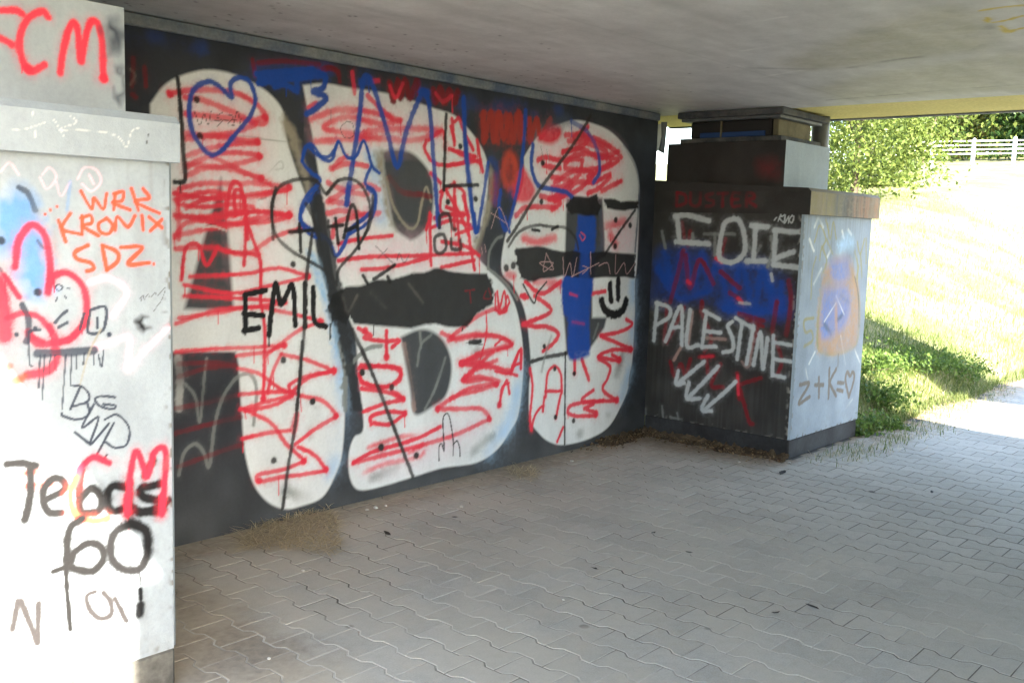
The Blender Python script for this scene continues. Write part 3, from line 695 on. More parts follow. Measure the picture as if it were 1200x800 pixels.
run(rfront, '''
RD olv 3 .8 : 255,420 290,310 330,400 300,470 290,540 ; 340,300 360,400 380,290 400,400 ; 330,270 350,350 ; 265,520 240,620 230,800 ; 540,420 560,500 590,400 ; 600,400 600,560 ; 545,580 540,720
RD wht 4 .5 : 255,320 282,265 312,320 ; 220,400 250,480 ; 340,520 360,480 ; 250,700 300,600 ; 440,350 450,390 ; 480,340 500,370
RD lblue fill .6 2 : 410,430 480,370 520,420 500,480 430,490
RE och fill .75 1.5 : 240,-60 300,-110 360,-70 388,60 388,190 370,275 290,308 215,290 208,180 222,60
RE lil fill .75 1.5 : 235,40 330,20 350,100 330,190 240,240 225,140
RE lil fill .7 1.5 : 265,-95 340,-95 350,-20 280,0
RE olv 5 .6 .8 : 225,70 212,180 218,290 290,306 370,272 388,180 385,60 350,-70
RE och 8 .6 .8 : 222,285 300,300 370,262 ; 350,-60 380,40 ; 290,100 292,250
RE slate 6 .4 1 : 310,60 345,90 ; 240,180 270,220 ; 330,130 300,160
RE olv 4 .6 : 230,-150 250,-90 235,-40 ; 250,-180 275,-120 ; 370,-130 385,-60 375,-10 ; 395,-120 400,-20
RE brn 3 .7 : 388,190 385,60 370,-20 ; 300,310 298,360
RE wht 2 .45 : 325,140 290,60 ; 240,170 290,90 ; 330,350 310,230
RE wht 3 .3 : 370,290 390,340 ; 200,300 175,350 ; 160,370 170,420 ; 360,500 330,540
RE olv 4 .85 : 195,155 155,165 160,215 185,210 190,250 155,275
RE brn 5 1 .3 : 135,440 175,435 130,518 178,490 ; 200,440 236,440 ; 217,408 217,492 ; 262,370 258,495 ; 290,372 265,430 290,485 ; 298,430 322,432 ; 295,460 318,466 ; 345,492 330,420 338,385 350,402 360,385 368,410 345,492
''')
def chip(face, edge_dist, rgb):
    """paint knocked off along a corner"""
    a = (np.clip((face.n2 - .58) * 6, 0, 1) * np.clip(1 - edge_dist / (.012 + .03 * face.n1), 0, 1))[..., None]
    face.c = face.c * (1 - a) + np.array(lin(rgb)) * a
chip(rside, np.abs(rside.U - (RFY + CH)), (150, 148, 142)); chip(rside, rside.V - ZP, (104, 102, 98))
chip(rfront, rfront.U - RX0 - CH, (112, 108, 100)); chip(rfront, rfront.V - ZP, (96, 94, 90))
chip(lfront, LX1 - CH - lfront.U, (112, 110, 104)); chip(lfront, lfront.V - ZP, (110, 106, 98))
rblock = PaintFace(0, 6.10, 1, -.07, -.98, 1.80, 2.113, .01, (52, 50, 49))
rblock.c *= (.75 + .5 * rblock.n1)[..., None]
# ------------------------------------------------------------------ terrain
DECK_Z, DECK_T = 2.33, 2.60
PATH_EDGE = -1.13
OPP_Y = -5.5

def sstep(a, b, x):
    t = np.clip((x - a) / (b - a), 0, 1); return t * t * (3 - 2 * t)

def terrain(X, Y):
    X = np.asarray(X, float); Y = np.asarray(Y, float)
    yy = np.clip(Y - PATH_EDGE - .05, 0, None)
    hill = 1.4 * (1 - np.exp(-yy * .36)) + .05 * sstep(0, .3, yy) + .09 * np.clip(X - 9, 0, 60) * sstep(.2, 5, yy)
    out = hill * sstep(6.0, 7.6, X)
    left = np.clip(.4 * (Y + .2), 0, 1.2) * sstep(.4, -2, X)
    out = np.maximum(out, left)
    road = 2.52 * np.clip(1 - np.maximum(np.abs(X - 3.4) - 2.9, 0) / 1.3, 0, 1) * (Y > .55)
    out = np.maximum(out, road)
    opp = 2.52 * (np.abs(X - 3.6) < 3.0) * (Y < OPP_Y - .45)
    out = np.maximum(out, opp)
    bumps = .04 * np.sin(X * 2.3 + Y * 1.1) * np.sin(Y * 1.9 - X * .7) + .02 * np.sin(X * 6.1) * np.sin(Y * 5.3 + 1)
    out = out + bumps * sstep(.1, .8, out)
    return out - .06 * sstep(.25, 0., out)

def axis_pts(lo, hi, c0, c1, fine, grow):
    mid = list(np.arange(c0, c1 + 1e-6, fine))
    s = fine; x = c1
    while x < hi: s *= grow; x += s; mid.append(x)
    s = fine; x = c0
    while x > lo: s *= grow; x -= s; mid.insert(0, x)
    return np.array(mid)

gx = axis_pts(-700, 900, -1, 24, .2, 1.12); gy = axis_pts(-700, 900, -8, 9, .2, 1.12)
GX, GY = np.meshgrid(gx, gy)
GZ = terrain(GX, GY)
idx = np.arange(GX.size).reshape(GX.shape)
gq = np.stack([idx[:-1, :-1], idx[:-1, 1:], idx[1:, 1:], idx[1:, :-1]], -1).reshape(-1, 4)
m_grass, nt, b = new_mat('dry_grass_ground')
n1 = noise(nt, pos(nt), .9, 6, .65); n2 = noise(nt, pos(nt), 14, 5, .7)
c = mix(nt, ramp(nt, n1, .4, .62, (0, 0, 0), (1, 1, 1)), (.14, .16, .06), (.27, .25, .125))
c = mix(nt, .7, c, ramp(nt, n2, .3, .7, (.5, .5, .45), (1.15, 1.1, 1)), 'MULTIPLY')
nt.links.new(c, b.inputs['Base Color']); b.inputs['Roughness'].default_value = .95
bump(nt, b, n2, .8, .05)
ground = tag(quads_obj('ground', np.stack([GX, GY, GZ], -1).reshape(-1, 3), gq, m_grass, smooth=True), kind='structure')

# ------------------------------------------------------------------ paving
PW, PL, AMP = .138, .2, .0115
PX0, PY0 = 2.522, -1.567
def paver_mat(name, use_obj):
    m, nt, b = new_mat(name)
    if use_obj: r = N(nt, 'ShaderNodeObjectInfo').outputs['Random']
    else: r = N(nt, 'ShaderNodeAttribute', attribute_name='rnd').outputs['Fac']
    base = ramp(nt, r, 0, 1, lin((179, 175, 166)), lin((191, 187, 178)))
    big = noise(nt, pos(nt), 1.1, 4, .6)
    base = mix(nt, .6, base, ramp(nt, big, .35, .65, (.82, .81, .79), (1.05, 1.05, 1.05)), 'MULTIPLY')
    fine = noise(nt, pos(nt), 160, 3, .7)
    base = mix(nt, .75, base, ramp(nt, fine, .32, .62, (.78, .78, .78), (1.08, 1.08, 1.08)), 'MULTIPLY')
    med = noise(nt, pos(nt), 22, 6, .7)
    base = mix(nt, .8, base, ramp(nt, med, .3, .6, (.84, .83, .81), (1, 1, 1)), 'MULTIPLY')
    # old chewing gum and oil spots
    vor = N(nt, 'ShaderNodeTexVoronoi', Scale=3.1, Randomness=1.); nt.links.new(pos(nt), vor.inputs['Vector'])
    spot = ramp(nt, vor.outputs['Distance'], .045, .075, (1, 1, 1), (0, 0, 0))
    pick = ramp(nt, noise(nt, pos(nt), 2.3, 1, .5), .5, .56, (0, 0, 0), (1, 1, 1))
    base = mix(nt, mix(nt, 1, spot, pick, 'MULTIPLY'), base, lin((92, 91, 90)))
    # earth washed in along the foot of the walls
    g = N(nt, 'ShaderNodeNewGeometry'); sx = N(nt, 'ShaderNodeSeparateXYZ'); nt.links.new(g.outputs['Position'], sx.inputs[0])
    def rangemap(src, a, bb):
        q = N(nt, 'ShaderNodeMapRange', interpolation_type='SMOOTHSTEP', **{'From Min': a, 'From Max': bb, 'To Min': 0., 'To Max': 1.})
        nt.links.new(src, q.inputs['Value']); return q.outputs[0]
    def math_(op, a, bb=None):
        q = N(nt, 'ShaderNodeMath', operation=op)
        for i, v in enumerate((a, bb)):
            if v is None: continue
            if isinstance(v, (int, float)): q.inputs[i].default_value = v
            else: nt.links.new(v, q.inputs[i])
        return q.outputs[0]
    e1 = rangemap(sx.outputs['Y'], -.55, .02)
    e2 = math_('MULTIPLY', math_('MULTIPLY', rangemap(sx.outputs['X'], 2.5, 1.6), rangemap(sx.outputs['Y'], -1.9, -1.25)), 1.25)
    e3 = math_('MULTIPLY', rangemap(sx.outputs['X'], 5.3, 6.0), rangemap(sx.outputs['Y'], -1.35, -1.1))
    dirt = math_('MAXIMUM', math_('MAXIMUM', e1, e2), e3)
    dn = noise(nt, pos(nt), 7, 6, .7)
    dm = rangemap(math_('ADD', math_('MULTIPLY', dirt, .75), math_('MULTIPLY', dn, .55)), .5, .95)
    base = mix(nt, math_('MULTIPLY', dm, .7), base, ramp(nt, noise(nt, pos(nt), 30, 4), .3, .7, lin((112, 98, 84)), lin((160, 144, 122))))
    # film of pale sand trodden in from the open end
    film = math_('MULTIPLY', rangemap(sx.outputs['X'], 5.6, 3.0), rangemap(noise(nt, pos(nt), 2.2, 6, .65), .32, .62))
    base = mix(nt, math_('MULTIPLY', film, .5), base, lin((186, 176, 158)))
    e4 = math_('MULTIPLY', math_('MULTIPLY', rangemap(sx.outputs['X'], 6.7, 7.4), rangemap(sx.outputs['Y'], -1.62, -1.2)), rangemap(dn, .3, .6))
    base = mix(nt, math_('MULTIPLY', e4, .9), base, lin((140, 118, 90)))
    nt.links.new(base, b.inputs['Base Color'])
    b.inputs['Roughness'].default_value = .9
    b.inputs['Specular IOR Level'].default_value = .15
    bump(nt, b, fine, .35, .002)
    return m
m_paver, m_paver2 = paver_mat('paver_concrete', True), paver_mat('paver_concrete_field', False)
m_sand, nt, b = new_mat('joint_sand')
n1 = noise(nt, pos(nt), 1.3, 4, .6)
c = mix(nt, ramp(nt, n1, .40, .56, (0, 0, 0), (1, 1, 1)), lin((104, 98, 90)), lin((196, 190, 178)))
g_ = N(nt, 'ShaderNodeNewGeometry'); sx_ = N(nt, 'ShaderNodeSeparateXYZ'); nt.links.new(g_.outputs['Position'], sx_.inputs[0])
def zone(src, a, bb):
    q = N(nt, 'ShaderNodeMapRange', interpolation_type='SMOOTHSTEP', **{'From Min': a, 'From Max': bb}); nt.links.new(src, q.inputs['Value']); return q.outputs[0]
c = mix(nt, zone(sx_.outputs['X'], 3.9, 5.2), c, lin((84, 80, 76)))            # swept out and mossy towards the open end
c = mix(nt, zone(sx_.outputs['Y'], -1.1, -.3), c, lin((128, 120, 110)))        # filled with dust by the wall
c = mix(nt, .5, c, ramp(nt, noise(nt, pos(nt), 120, 3), .3, .7, (.6, .6, .6), (1, 1, 1)), 'MULTIPLY')
nt.links.new(c, b.inputs['Base Color']); b.inputs['Roughness'].default_value = .95
bump(nt, b, noise(nt, pos(nt), 300, 3), .5, .002)
bed = []
nb = 40
for x0, x1, y0, y1 in ((-14, 7.2, OPP_Y, .05), (7.2, 34, OPP_Y, PATH_EDGE + .05)):
    bed.append([(x0, y0, -.0017), (x1, y0, -.0017), (x1, y1, -.0017), (x0, y1, -.0017)])
bv = np.array(bed).reshape(-1, 3)
pavement = tag(quads_obj('pavement', bv, np.arange(8).reshape(2, 4), m_sand), kind='structure')

def wave(y):
    """side line of a course: wide at the paver's own joints, waisted half way"""
    return AMP * np.interp(y, [0, .036, .062, .138, .164, .2], [-1, -1, 1, 1, -1, -1])

def paver_mesh():
    gap, ch = .0021, .0028
    ts = np.array([0, .036, .062, .138, .164, .2])
    left = [(wave(t), -t) for t in ts]                       # x offset of the left side line; runs towards -Y
    right = [(PW - wave(t), -t) for t in ts]                 # neighbour course is shifted by half a length
    ring = left + right[::-1]
    ring = np.array(ring)
    c = ring.mean(0)
    def inset(k):
        # move each ring point inwards along both axes
        o = ring.copy()
        n = len(ts)
        o[:n, 0] += k + .0012; o[n:, 0] -= k + .0012
        o[0, 1] -= k; o[-1, 1] -= k; o[n - 1, 1] += k; o[n, 1] += k
        return o
    a, bb = inset(gap), inset(gap + ch)
    n = len(ring)
    v = [(*p, -.012) for p in a] + [(*p, -.0012) for p in a] + [(*p, 0.) for p in bb]
    f = []
    for i in range(n):
        j = (i + 1) % n
        f.append((i, i + n, j + n, j)); f.append((i + n, i + 2 * n, j + 2 * n, j + n))
    f.append(tuple(range(3 * n - 1, 2 * n - 1, -1)))
    return np.array(v) - np.array([PW / 2, -PL / 2, 0]), f
pv, pf = paver_mesh()
pm = bpy.data.meshes.new('paver'); pm.from_pydata([tuple(x) for x in pv], [], [tuple(reversed(f)) for f in pf]); pm.materials.append(m_paver)
pm.update()
def order_fix(me):
    bm = bmesh.new(); bm.from_mesh(me); bmesh.ops.recalc_face_normals(bm, faces=bm.faces); bm.to_mesh(me); bm.free()
order_fix(pm)
spots = []
for k in range(int((-3 - PX0) / PW), int((15 - PX0) / PW)):
    for j in range(-22, 12):
        x = PX0 + k * PW + PW / 2
        y = PY0 + (.1 if k % 2 else 0) + j * PL - PL / 2
        if y > .04 or y < OPP_Y + .05: continue
        if LX0 - .03 < x < LX1 - .03 and y > LFY + .05: continue
        if RX0 + .04 < x < RX1 - .04 and y > RFY + .05: continue
        if x > RX1 - .04 and y > PATH_EDGE - .03 + .05 * math.sin(x * 3) : continue
        u, v, z = px_of((x, y, 0))
        vis = z > .3 and -60 < u < 1260 and -20 < v < 840
        if x < 2.1 and y > -1.2: vis = False
        spots.append((x, y, (1 / z ** 2 if vis else 0)))
spots.sort(key=lambda s: -s[2])
prs = random.Random(3)
for x, y, s in spots[:300]:
    o = bpy.data.objects.new('paver', pm)
    o.location = (x, y, max(-.0006, min(.0012, prs.gauss(0, .0006)))); o.rotation_euler = (prs.gauss(0, .0025), prs.gauss(0, .0025), prs.gauss(0, .004))
    link(o, pavement)
pmf = [tuple(p.vertices) for p in pm.polygons]
rest = spots[300:]
nvp = len(pv)
W = np.empty((len(rest), nvp, 3))
for i, (x, y, s) in enumerate(rest):
    rx, ry, rz = np.clip(rng.normal(0, .0025, 3), -.005, .005)
    p = pv.copy()
    p[:, 2] += pv[:, 0] * ry + pv[:, 1] * rx + np.clip(rng.normal(0, .0006), -.0006, .0012)
    p[:, 0] += x - pv[:, 1] * rz; p[:, 1] += y + pv[:, 0] * rz
    W[i] = p
me = bpy.data.meshes.new('paver_field')
me.from_pydata(W.reshape(-1, 3).tolist(), [], [tuple(i * nvp + a for a in f) for i in range(len(rest)) for f in pmf])
at = me.attributes.new('rnd', 'FLOAT', 'POINT'); at.data.foreach_set('value', np.repeat(rng.random(len(rest)), nvp).astype(np.float32))
me.materials.append(m_paver2)
tag(link(bpy.data.objects.new('paver_field', me), pavement), kind='stuff')

# ------------------------------------------------------------------ abutment wall with the mural
m_paint = painted('wall_paint', grime=.16)
m_paint_pale = painted('pier_paint', .75, .2, .16)
m_conc = concrete('grey_concrete', (150, 150, 146))
m_plinth = concrete('dirty_plinth', (120, 118, 112), (70, 68, 65), scale=6)
m_plinth_dk = concrete('tarred_plinth', (66, 67, 70), (44, 44, 46), scale=5)
m_ledge = concrete('ledge_concrete', (150, 150, 146), (92, 104, 124), scale=4)

wall = empty('abutment_wall', (4., 0., 0.), 'black abutment wall with huge white bubble letters covered in red scribble', 'wall')
mv, mq, mc = mural.arrays()
def inside_poly(p, pts):
    ins = np.zeros(len(p), bool); q = np.vstack([pts, pts[:1]])
    for a, b in zip(q[:-1], q[1:]):
        cond = (a[1] > p[:, 1]) != (b[1] > p[:, 1])
        xi = (b[0] - a[0]) * (p[:, 1] - a[1]) / ((b[1] - a[1]) if abs(b[1] - a[1]) > 1e-12 else 1e-12) + a[0]
        ins ^= cond & (p[:, 0] < xi)
    return ins
fc = mv[mq].mean(1)[:, [0, 2]]
which = np.zeros(len(mq), int)
for k, o in enumerate((A_OUT, B_OUT, C_OUT)):
    which[inside_poly(fc, mural.uv('FU', o)) & (which == 0)] = k + 1
def sub_grid(name, sel, parent, mat, extra=()):
    q = mq[sel]; used = np.unique(q); re = np.zeros(len(mv), int); re[used] = np.arange(len(used))
    v, q, c = merge([(mv[used], re[q], mc[used]), *extra])
    return quads_obj(name, v, q, mat, parent, c)
T = .6
surf = sub_grid('wall_face', which == 0, wall, m_paint, [plain_quads([
    [(.43, 0, 0), (WALL_X0, 0, 0), (WALL_X0, 0, WALL_TOP), (.43, 0, WALL_TOP)],
    [(WALL_X1, 0, 0), (WALL_X1, T, 0), (WALL_X1, T, WALL_TOP), (WALL_X1, 0, WALL_TOP)],
    [(.43, T, 0), (.43, 0, 0), (.43, 0, WALL_TOP), (.43, T, WALL_TOP)],
    [(WALL_X1, T, 0), (.43, T, 0), (.43, T, WALL_TOP), (WALL_X1, T, WALL_TOP)],
    [(.43, 0, WALL_TOP), (WALL_X1, 0, WALL_TOP), (WALL_X1, T, WALL_TOP), (.43, T, WALL_TOP)]], (46, 48, 52))])
for k, lb in ((1, 'white letter A over a black triangle, scribbled with red zigzags'), (2, 'white letter B crossed by a thick black bar'), (3, 'white letter C with a blue upright bar and black crossbars')):
    o = sub_grid('painted_letter', which == k, wall, m_paint); o['label'] = lb
bevel_box('ledge', .43, WALL_X1 - .003, -.022, .5, WALL_TOP + .001, DECK_Z - .004, m_ledge, wall, .006)

# torn strip of roofing felt hanging from the joint beside the wall's end
m_felt = plain('roofing_felt', (120, 124, 128), .8)
m_pl = plain('loose_plaster', (214, 212, 204), .8)
ft = empty('hanging_strip', (6.11, .1, 2.28), 'torn grey strip hanging from the deck in gap beside the mural wall', 'strip')
def slab_from_px(name, pts, Y, th, mat, parent):
    a = [hit(x, y, 1, Y) for x, y in pts]
    v = [tuple(p) for p in a] + [(p[0] + .004, p[1] + th, p[2]) for p in a]
    n = len(a)
    f = [tuple(range(n)), tuple(range(2 * n - 1, n - 1, -1))] + [(i, i + n, (i + 1) % n + n, (i + 1) % n) for i in range(n)]
    return mesh_obj(name, v, f, mat, parent)
slab_from_px('felt', P('776,143 782,143 780,168 778.5,180 773,177 776.5,160'), .12, .012, m_felt, ft)
slab_from_px('plaster_flake', P('769.5,146 777,145 777.5,158 773,176 769,178'), .2, .02, m_pl, ft)

# ------------------------------------------------------------------ piers
def cap_parts(x0, x1, yf, zc, zt, back_rise, rgb, side_rgb, front=None, sideless=False):
    e = .022
    zt_b = zt + back_rise
    q = []
    if front is None: q.append([(x0, yf, zc), (x1, yf, zc), (x1, yf, zt - e), (x0, yf, zt - e)])
    q.append([(x0, yf, zt - e), (x1, yf, zt - e), (x1, yf + e, zt), (x0, yf + e, zt)])
    q.append([(x0, yf + e, zt), (x1, yf + e, zt), (x1, 0, zt_b), (x0, 0, zt_b)])
    q.append([(x0, yf, zc), (x0, 0, zc), (x1, 0, zc), (x1, yf, zc)])
    q.append([(x1, yf, zc), (x1, 0, zc), (x1, 0, zt - e), (x1, yf, zt - e)])
    q.append([(x1, yf, zt - e), (x1, 0, zt - e), (x1, 0, zt_b), (x1, yf + e, zt)])
    s = ([] if sideless else [[(x0, 0, zc), (x0, yf, zc), (x0, yf, zt - e), (x0, 0, zt - e)]]) + [[(x0, 0, zt - e), (x0, yf, zt - e), (x0, yf + e, zt), (x0, 0, zt_b)]]
    return [plain_quads(q, rgb), plain_quads(s, side_rgb)]

# left pier
lp = empty('bridge_pier', (1.0, -.6, 0), 'pale grey concrete pier beside the letter A, tagged in orange and black', 'pier')
PALE = (163, 171, 178)
lv = [lfront.arrays(), plain_quads([
    [(LX0, LFY, ZP), (.98, LFY, ZP), (.98, LFY, ZC_L), (LX0, LFY, ZC_L)],
    [(LX1 - CH, LFY, ZP), (LX1, LFY + CH, ZP + .02), (LX1, LFY + CH, ZC_L), (LX1 - CH, LFY, ZC_L)],
    [(LX1, LFY + CH, ZP), (LX1, 0, ZP), (LX1, 0, ZC_L), (LX1, LFY + CH, ZC_L)],
    [(LX0, 0, ZP), (LX0, LFY, ZP), (LX0, LFY, ZC_L), (LX0, 0, ZC_L)]], PALE)]
quads_obj('shaft', *merge(lv)[:2], m_paint_pale, lp, merge(lv)[2])
bevel_box('plinth', LX0 + .003, LX1 - .005, LFY + .004, -.002, 0, ZP - .001, m_plinth, lp, .01)
f2 = PaintFace(1, LFY - .04, 0, .98, 1.566, ZC_L, ZT_L - .022, .005, (163, 171, 178))
nvv = f2.nv; f2.c[:] = lcap.c[:nvv]
capv = cap_parts(LX0 - .02, 1.566, LFY - .04, ZC_L, ZT_L, .03, (160, 168, 175), (160, 168, 175), True) + [f2.arrays(), plain_quads([[(LX0 - .02, LFY - .04, ZC_L), (.98, LFY - .04, ZC_L), (.98, LFY - .04, ZT_L - .022), (LX0 - .02, LFY - .04, ZT_L - .022)]], PALE)]
quads_obj('cap', *merge(capv)[:2], m_paint_pale, lp, merge(capv)[2])
bq = [lblock.arrays(), plain_quads([
    [(.52, LBY, 1.80), (.95, LBY, 1.80), (.95, LBY, 2.13), (.52, LBY, 2.13)],
    [(LBX, LBY, 1.80), (LBX, -.08, 1.80), (LBX, -.08, 2.13), (LBX, LBY, 2.13)],
    [(.52, -.08, 1.80), (.52, LBY, 1.80), (.52, LBY, 2.13), (.52, -.08, 2.13)],
    [(.52, LBY, 2.13), (LBX, LBY, 2.13), (LBX, -.08, 2.13), (.52, -.08, 2.13)]], (160, 168, 175))]
quads_obj('pedestal', *merge(bq)[:2], m_paint_pale, lp, merge(bq)[2])

# right pier
rp = empty('bridge_pier', (6.6, -.6, 0), 'pier at the C end of the mural with a black tagged side and pale front', 'pier')
BLK = (54, 53, 52)
rv = [rside.arrays(), rfront.arrays(), plain_quads([
    [(RX0, RFY + CH, ZP), (RX0 + CH, RFY, ZP), (RX0 + CH, RFY, ZC_R), (RX0, RFY + CH, ZC_R)],
    [(RX1, RFY, ZP), (RX1, 0, ZP), (RX1, 0, ZC_R), (RX1, RFY, ZC_R)]], (150, 162, 174)),
    plain_quads([[(RX1, 0, ZP), (RX0, 0, ZP), (RX0, 0, ZC_R), (RX1, 0, ZC_R)]], BLK)]
quads_obj('shaft', *merge(rv)[:2], m_paint, rp, merge(rv)[2])
bevel_box('plinth', RX0 + .004, RX1 - .003, RFY + .004, -.002, 0, ZP - .001, m_plinth_dk, rp, .008)
cf = PaintFace(1, RFY - .042, 0, RX0 - .002, RX1 + .03, ZC_R, ZT_R - .022, .006, (132, 119, 98))
for _k in range(150):                                    # rust and algae runs, each with its own place
    u0 = cf.r.uniform(RX0, RX1); w = cf.r.uniform(.006, .03)
    rel = (u0 - RX0) / (RX1 - RX0)
    c_ = lin(((132, 120, 78), (96, 96, 88), (58, 58, 54), (160, 120, 92))[int(np.clip(rel * 4 + cf.r.normal(0, .7), 0, 3))])
    a = np.exp(-((cf.U - u0 + .02 * (cf.n1 - .5)) / w) ** 2) * cf.r.uniform(.2, .7) * np.clip(.2 + 1.2 * cf.n2, 0, 1)
    cf.c = cf.c * (1 - a[..., None]) + np.array(c_) * a[..., None]
rcs = PaintFace(0, RX0 - .002, 1, 0., RFY - .042, ZC_R, ZT_R - .022, .006, (54, 53, 52))
rcs.c *= (.75 + .5 * rcs.n1)[..., None]
run(rcs, '''
RB dred 4 .5 : 195,92 192,150 ; 195,92 228,105 230,138 192,150 ; 252,95 252,140 275,152 292,138 294,95 ; 345,98 320,105 325,122 348,130 345,148 318,152 ; 368,98 410,96 ; 390,98 388,152 ; 460,95 432,97 430,150 462,150 ; 431,122 455,122 ; 490,152 492,97 520,100 520,118 494,124 530,152
''', False)
run(rblock, '''
RB dred fill .4 2 : 535,-45 600,-50 628,-10 620,28 560,25 535,0
''', False)
cp = cap_parts(RX0 - .002, RX1 + .03, RFY - .042, ZC_R, ZT_R, .055, (120, 114, 102), BLK, True, True) + [cf.arrays(), rcs.arrays()]
quads_obj('cap', *merge(cp)[:2], m_paint, rp, merge(cp)[2])
PB = dict(x0=6.10, x1=6.785, y0=-.98, y1=-.07, z0=1.795, z1=2.113)
pb = [rblock.arrays(), plain_quads([
    [(6.10, -.98, 1.795), (6.785, -.98, 1.795), (6.785, -.98, 2.113), (6.10, -.98, 2.113)],
    [(6.785, -.98, 1.795), (6.785, -.07, 1.795), (6.785, -.07, 2.113), (6.785, -.98, 2.113)]], (142, 153, 163)),
    plain_quads([[(6.785, -.07, 1.795), (6.10, -.07, 1.795), (6.10, -.07, 2.113), (6.785, -.07, 2.113)],
                 [(6.10, -.98, 2.113), (6.785, -.98, 2.113), (6.785, -.07, 2.113), (6.10, -.07, 2.113)]], (110, 110, 106))]
quads_obj('pedestal', *merge(pb)[:2], m_paint, rp, merge(pb)[2])

# bearing between pedestal and deck
m_steel = plain('bearing_steel', (112, 116, 118), .6, .3, .5, 18)
m_rub = plain('bearing_rubber', (34, 32, 31), .8)
m_blue = plain('blue_overspray', (30, 66, 118), .7)
m_olive = plain('weathered_mortar', (116, 109, 86), .9, 0, .45, 14)
m_sole = concrete('weathered_sole', (108, 108, 104), (62, 66, 74), scale=6)
be = empty('bridge_bearing', (6.42, -.53, 2.113), 'layered bearing of grey plates and dark pad on the black pier', 'bearing')
bevel_box('bottom_plate', 6.125, 6.74, -.93, -.15, 2.114, 2.148, m_sole, be, .004)
pad = bevel_box('rubber_pad', 6.15, 6.70, -.84, -.22, 2.149, 2.262, m_rub, be, .008)
bevel_box('paint_band', 6.142, 6.16, -.80, -.30, 2.150, 2.185, m_blue, be, .003).parent = pad
bevel_box('side_block', 6.17, 6.66, -.885, -.842, 2.15, 2.262, m_olive, be, .006)
bevel_box('top_plate', 6.10, 6.745, -.93, -.17, 2.263, 2.283, m_steel, be, .004)
bevel_box('sole_plate', 6.085, 6.79, -.955, -.145, 2.284, DECK_Z - .003, m_sole, be, .005)
bevel_box('guide_rod', 6.135, 6.149, -.475, -.462, 2.15, 2.262, m_olive, be, .003).parent = pad

def copy_tree(o, parent=None):
    c = o.copy(); COL.objects.link(c); c.parent = parent
    for ch in o.children: copy_tree(ch, c)
    return c
be2 = copy_tree(be); be2.location = (1.03, -.53, 2.113)
tag(be2, 'layered bearing of grey plates under the deck on the pale pier', 'bearing')

def tube(name, pts, radii, mat, parent=None, n=10, smooth=True):
    pts = [Vector(p) for p in pts]; V, Fc = [], []
    for i, p in enumerate(pts):
        d = (pts[min(i + 1, len(pts) - 1)] - pts[max(i - 1, 0)]).normalized()
        a = d.orthogonal().normalized(); bb = d.cross(a)
        for k in range(n):
            t = 2 * math.pi * k / n
            V.append(p + (a * math.cos(t) + bb * math.sin(t)) * radii[i])
    for i in range(len(pts) - 1):
        for k in range(n):
            Fc.append((i * n + k, i * n + (k + 1) % n, (i + 1) * n + (k + 1) % n, (i + 1) * n + k))
    Fc.append(tuple(range(n))[::-1]); Fc.append(tuple((len(pts) - 1) * n + k for k in range(n)))
    return mesh_obj(name, [tuple(v) for v in V], Fc, mat, parent, smooth)
pp = tube('drain_pipe', [(6.88, -.86, 2.36), (6.85, -.87, 2.26), (6.83, -.88, 2.18), (6.82, -.88, 1.86)], [.06, .062, .062, .062], plain('pipe_grey', (96, 100, 104), .5), n=16)
tag(pp, 'short dark grey drain pipe behind the bearing on the pier', 'pipe')

# ------------------------------------------------------------------ bridge deck
dk = empty('bridge_deck', (3.5, -2.5, DECK_Z), 'grey concrete bridge deck roofing over the paved underpass', 'bridge')
DX0, DX1 = .28, 6.22
soff = PaintFace(2, DECK_Z, 0, 1.2, DX1, -4.4, 0.55, .0165, (194, 194, 192), vaxis=1)
sv = cloud((soff.nv, soff.nu), (34, 6), np.random.default_rng(5)); sv2 = cloud((soff.nv, soff.nu), (9, 5), np.random.default_rng(6)); sv3 = cloud((soff.nv, soff.nu), (120, 30), np.random.default_rng(8))
soff.c *= (.74 + .18 * sv2 + .2 * sv + .14 * sv3)[..., None]
run(soff, '''
CE olv fill .36 4 : 620,150 780,90 1000,20 1090,40 1130,85 1090,118 900,140 760,160 680,165
CE olv fill .3 4 : 700,210 900,165 1100,140 1300,110 1320,200 1100,215 800,235
CE dgr 11 .22 1 : 560,160 760,162 900,140 1060,122 1130,90 1120,50
CE wht 5 .4 .9 : 60,80 140,66 ; 290,40 360,22 ; 520,60 640,40 ; 540,120 660,100 ; 560,185 680,165 ; 320,160 400,150
CE dgr 3 .5 .8 : 740,235 900,222 1060,208 1200,198
CE yel 7 1 .4 : 1100,25 1150,18 1200,13 ; 1115,42 1118,52 1150,50 1195,38 ; 1145,62 1165,76 1180,70 1230,60
''')
for _k in range(140):                                   # spots of soot and mould along the wall line
    soff.c[max(0, int(soff.nv - 34 - abs(soff.r.normal(0, 26)))), int(soff.r.integers(soff.nu))] *= soff.r.uniform(.25, .7)
for _y in (-1.45, -2.95):                                # shutter joints
    soff.c[np.argmin(abs(soff.v - _y))] *= .9
_st = np.clip(cloud((soff.nv, soff.nu), (5, 40), np.random.default_rng(9)) - .55, 0, 1) * np.clip((soff.V + .9) / .9, 0, 1) * .4   # damp runs from the wall joint
soff.c = soff.c * (1 - _st[..., None]) + np.array(lin((104, 100, 92))) * _st[..., None]
m_soffit = painted('soffit_paint', .6, .25, .18)
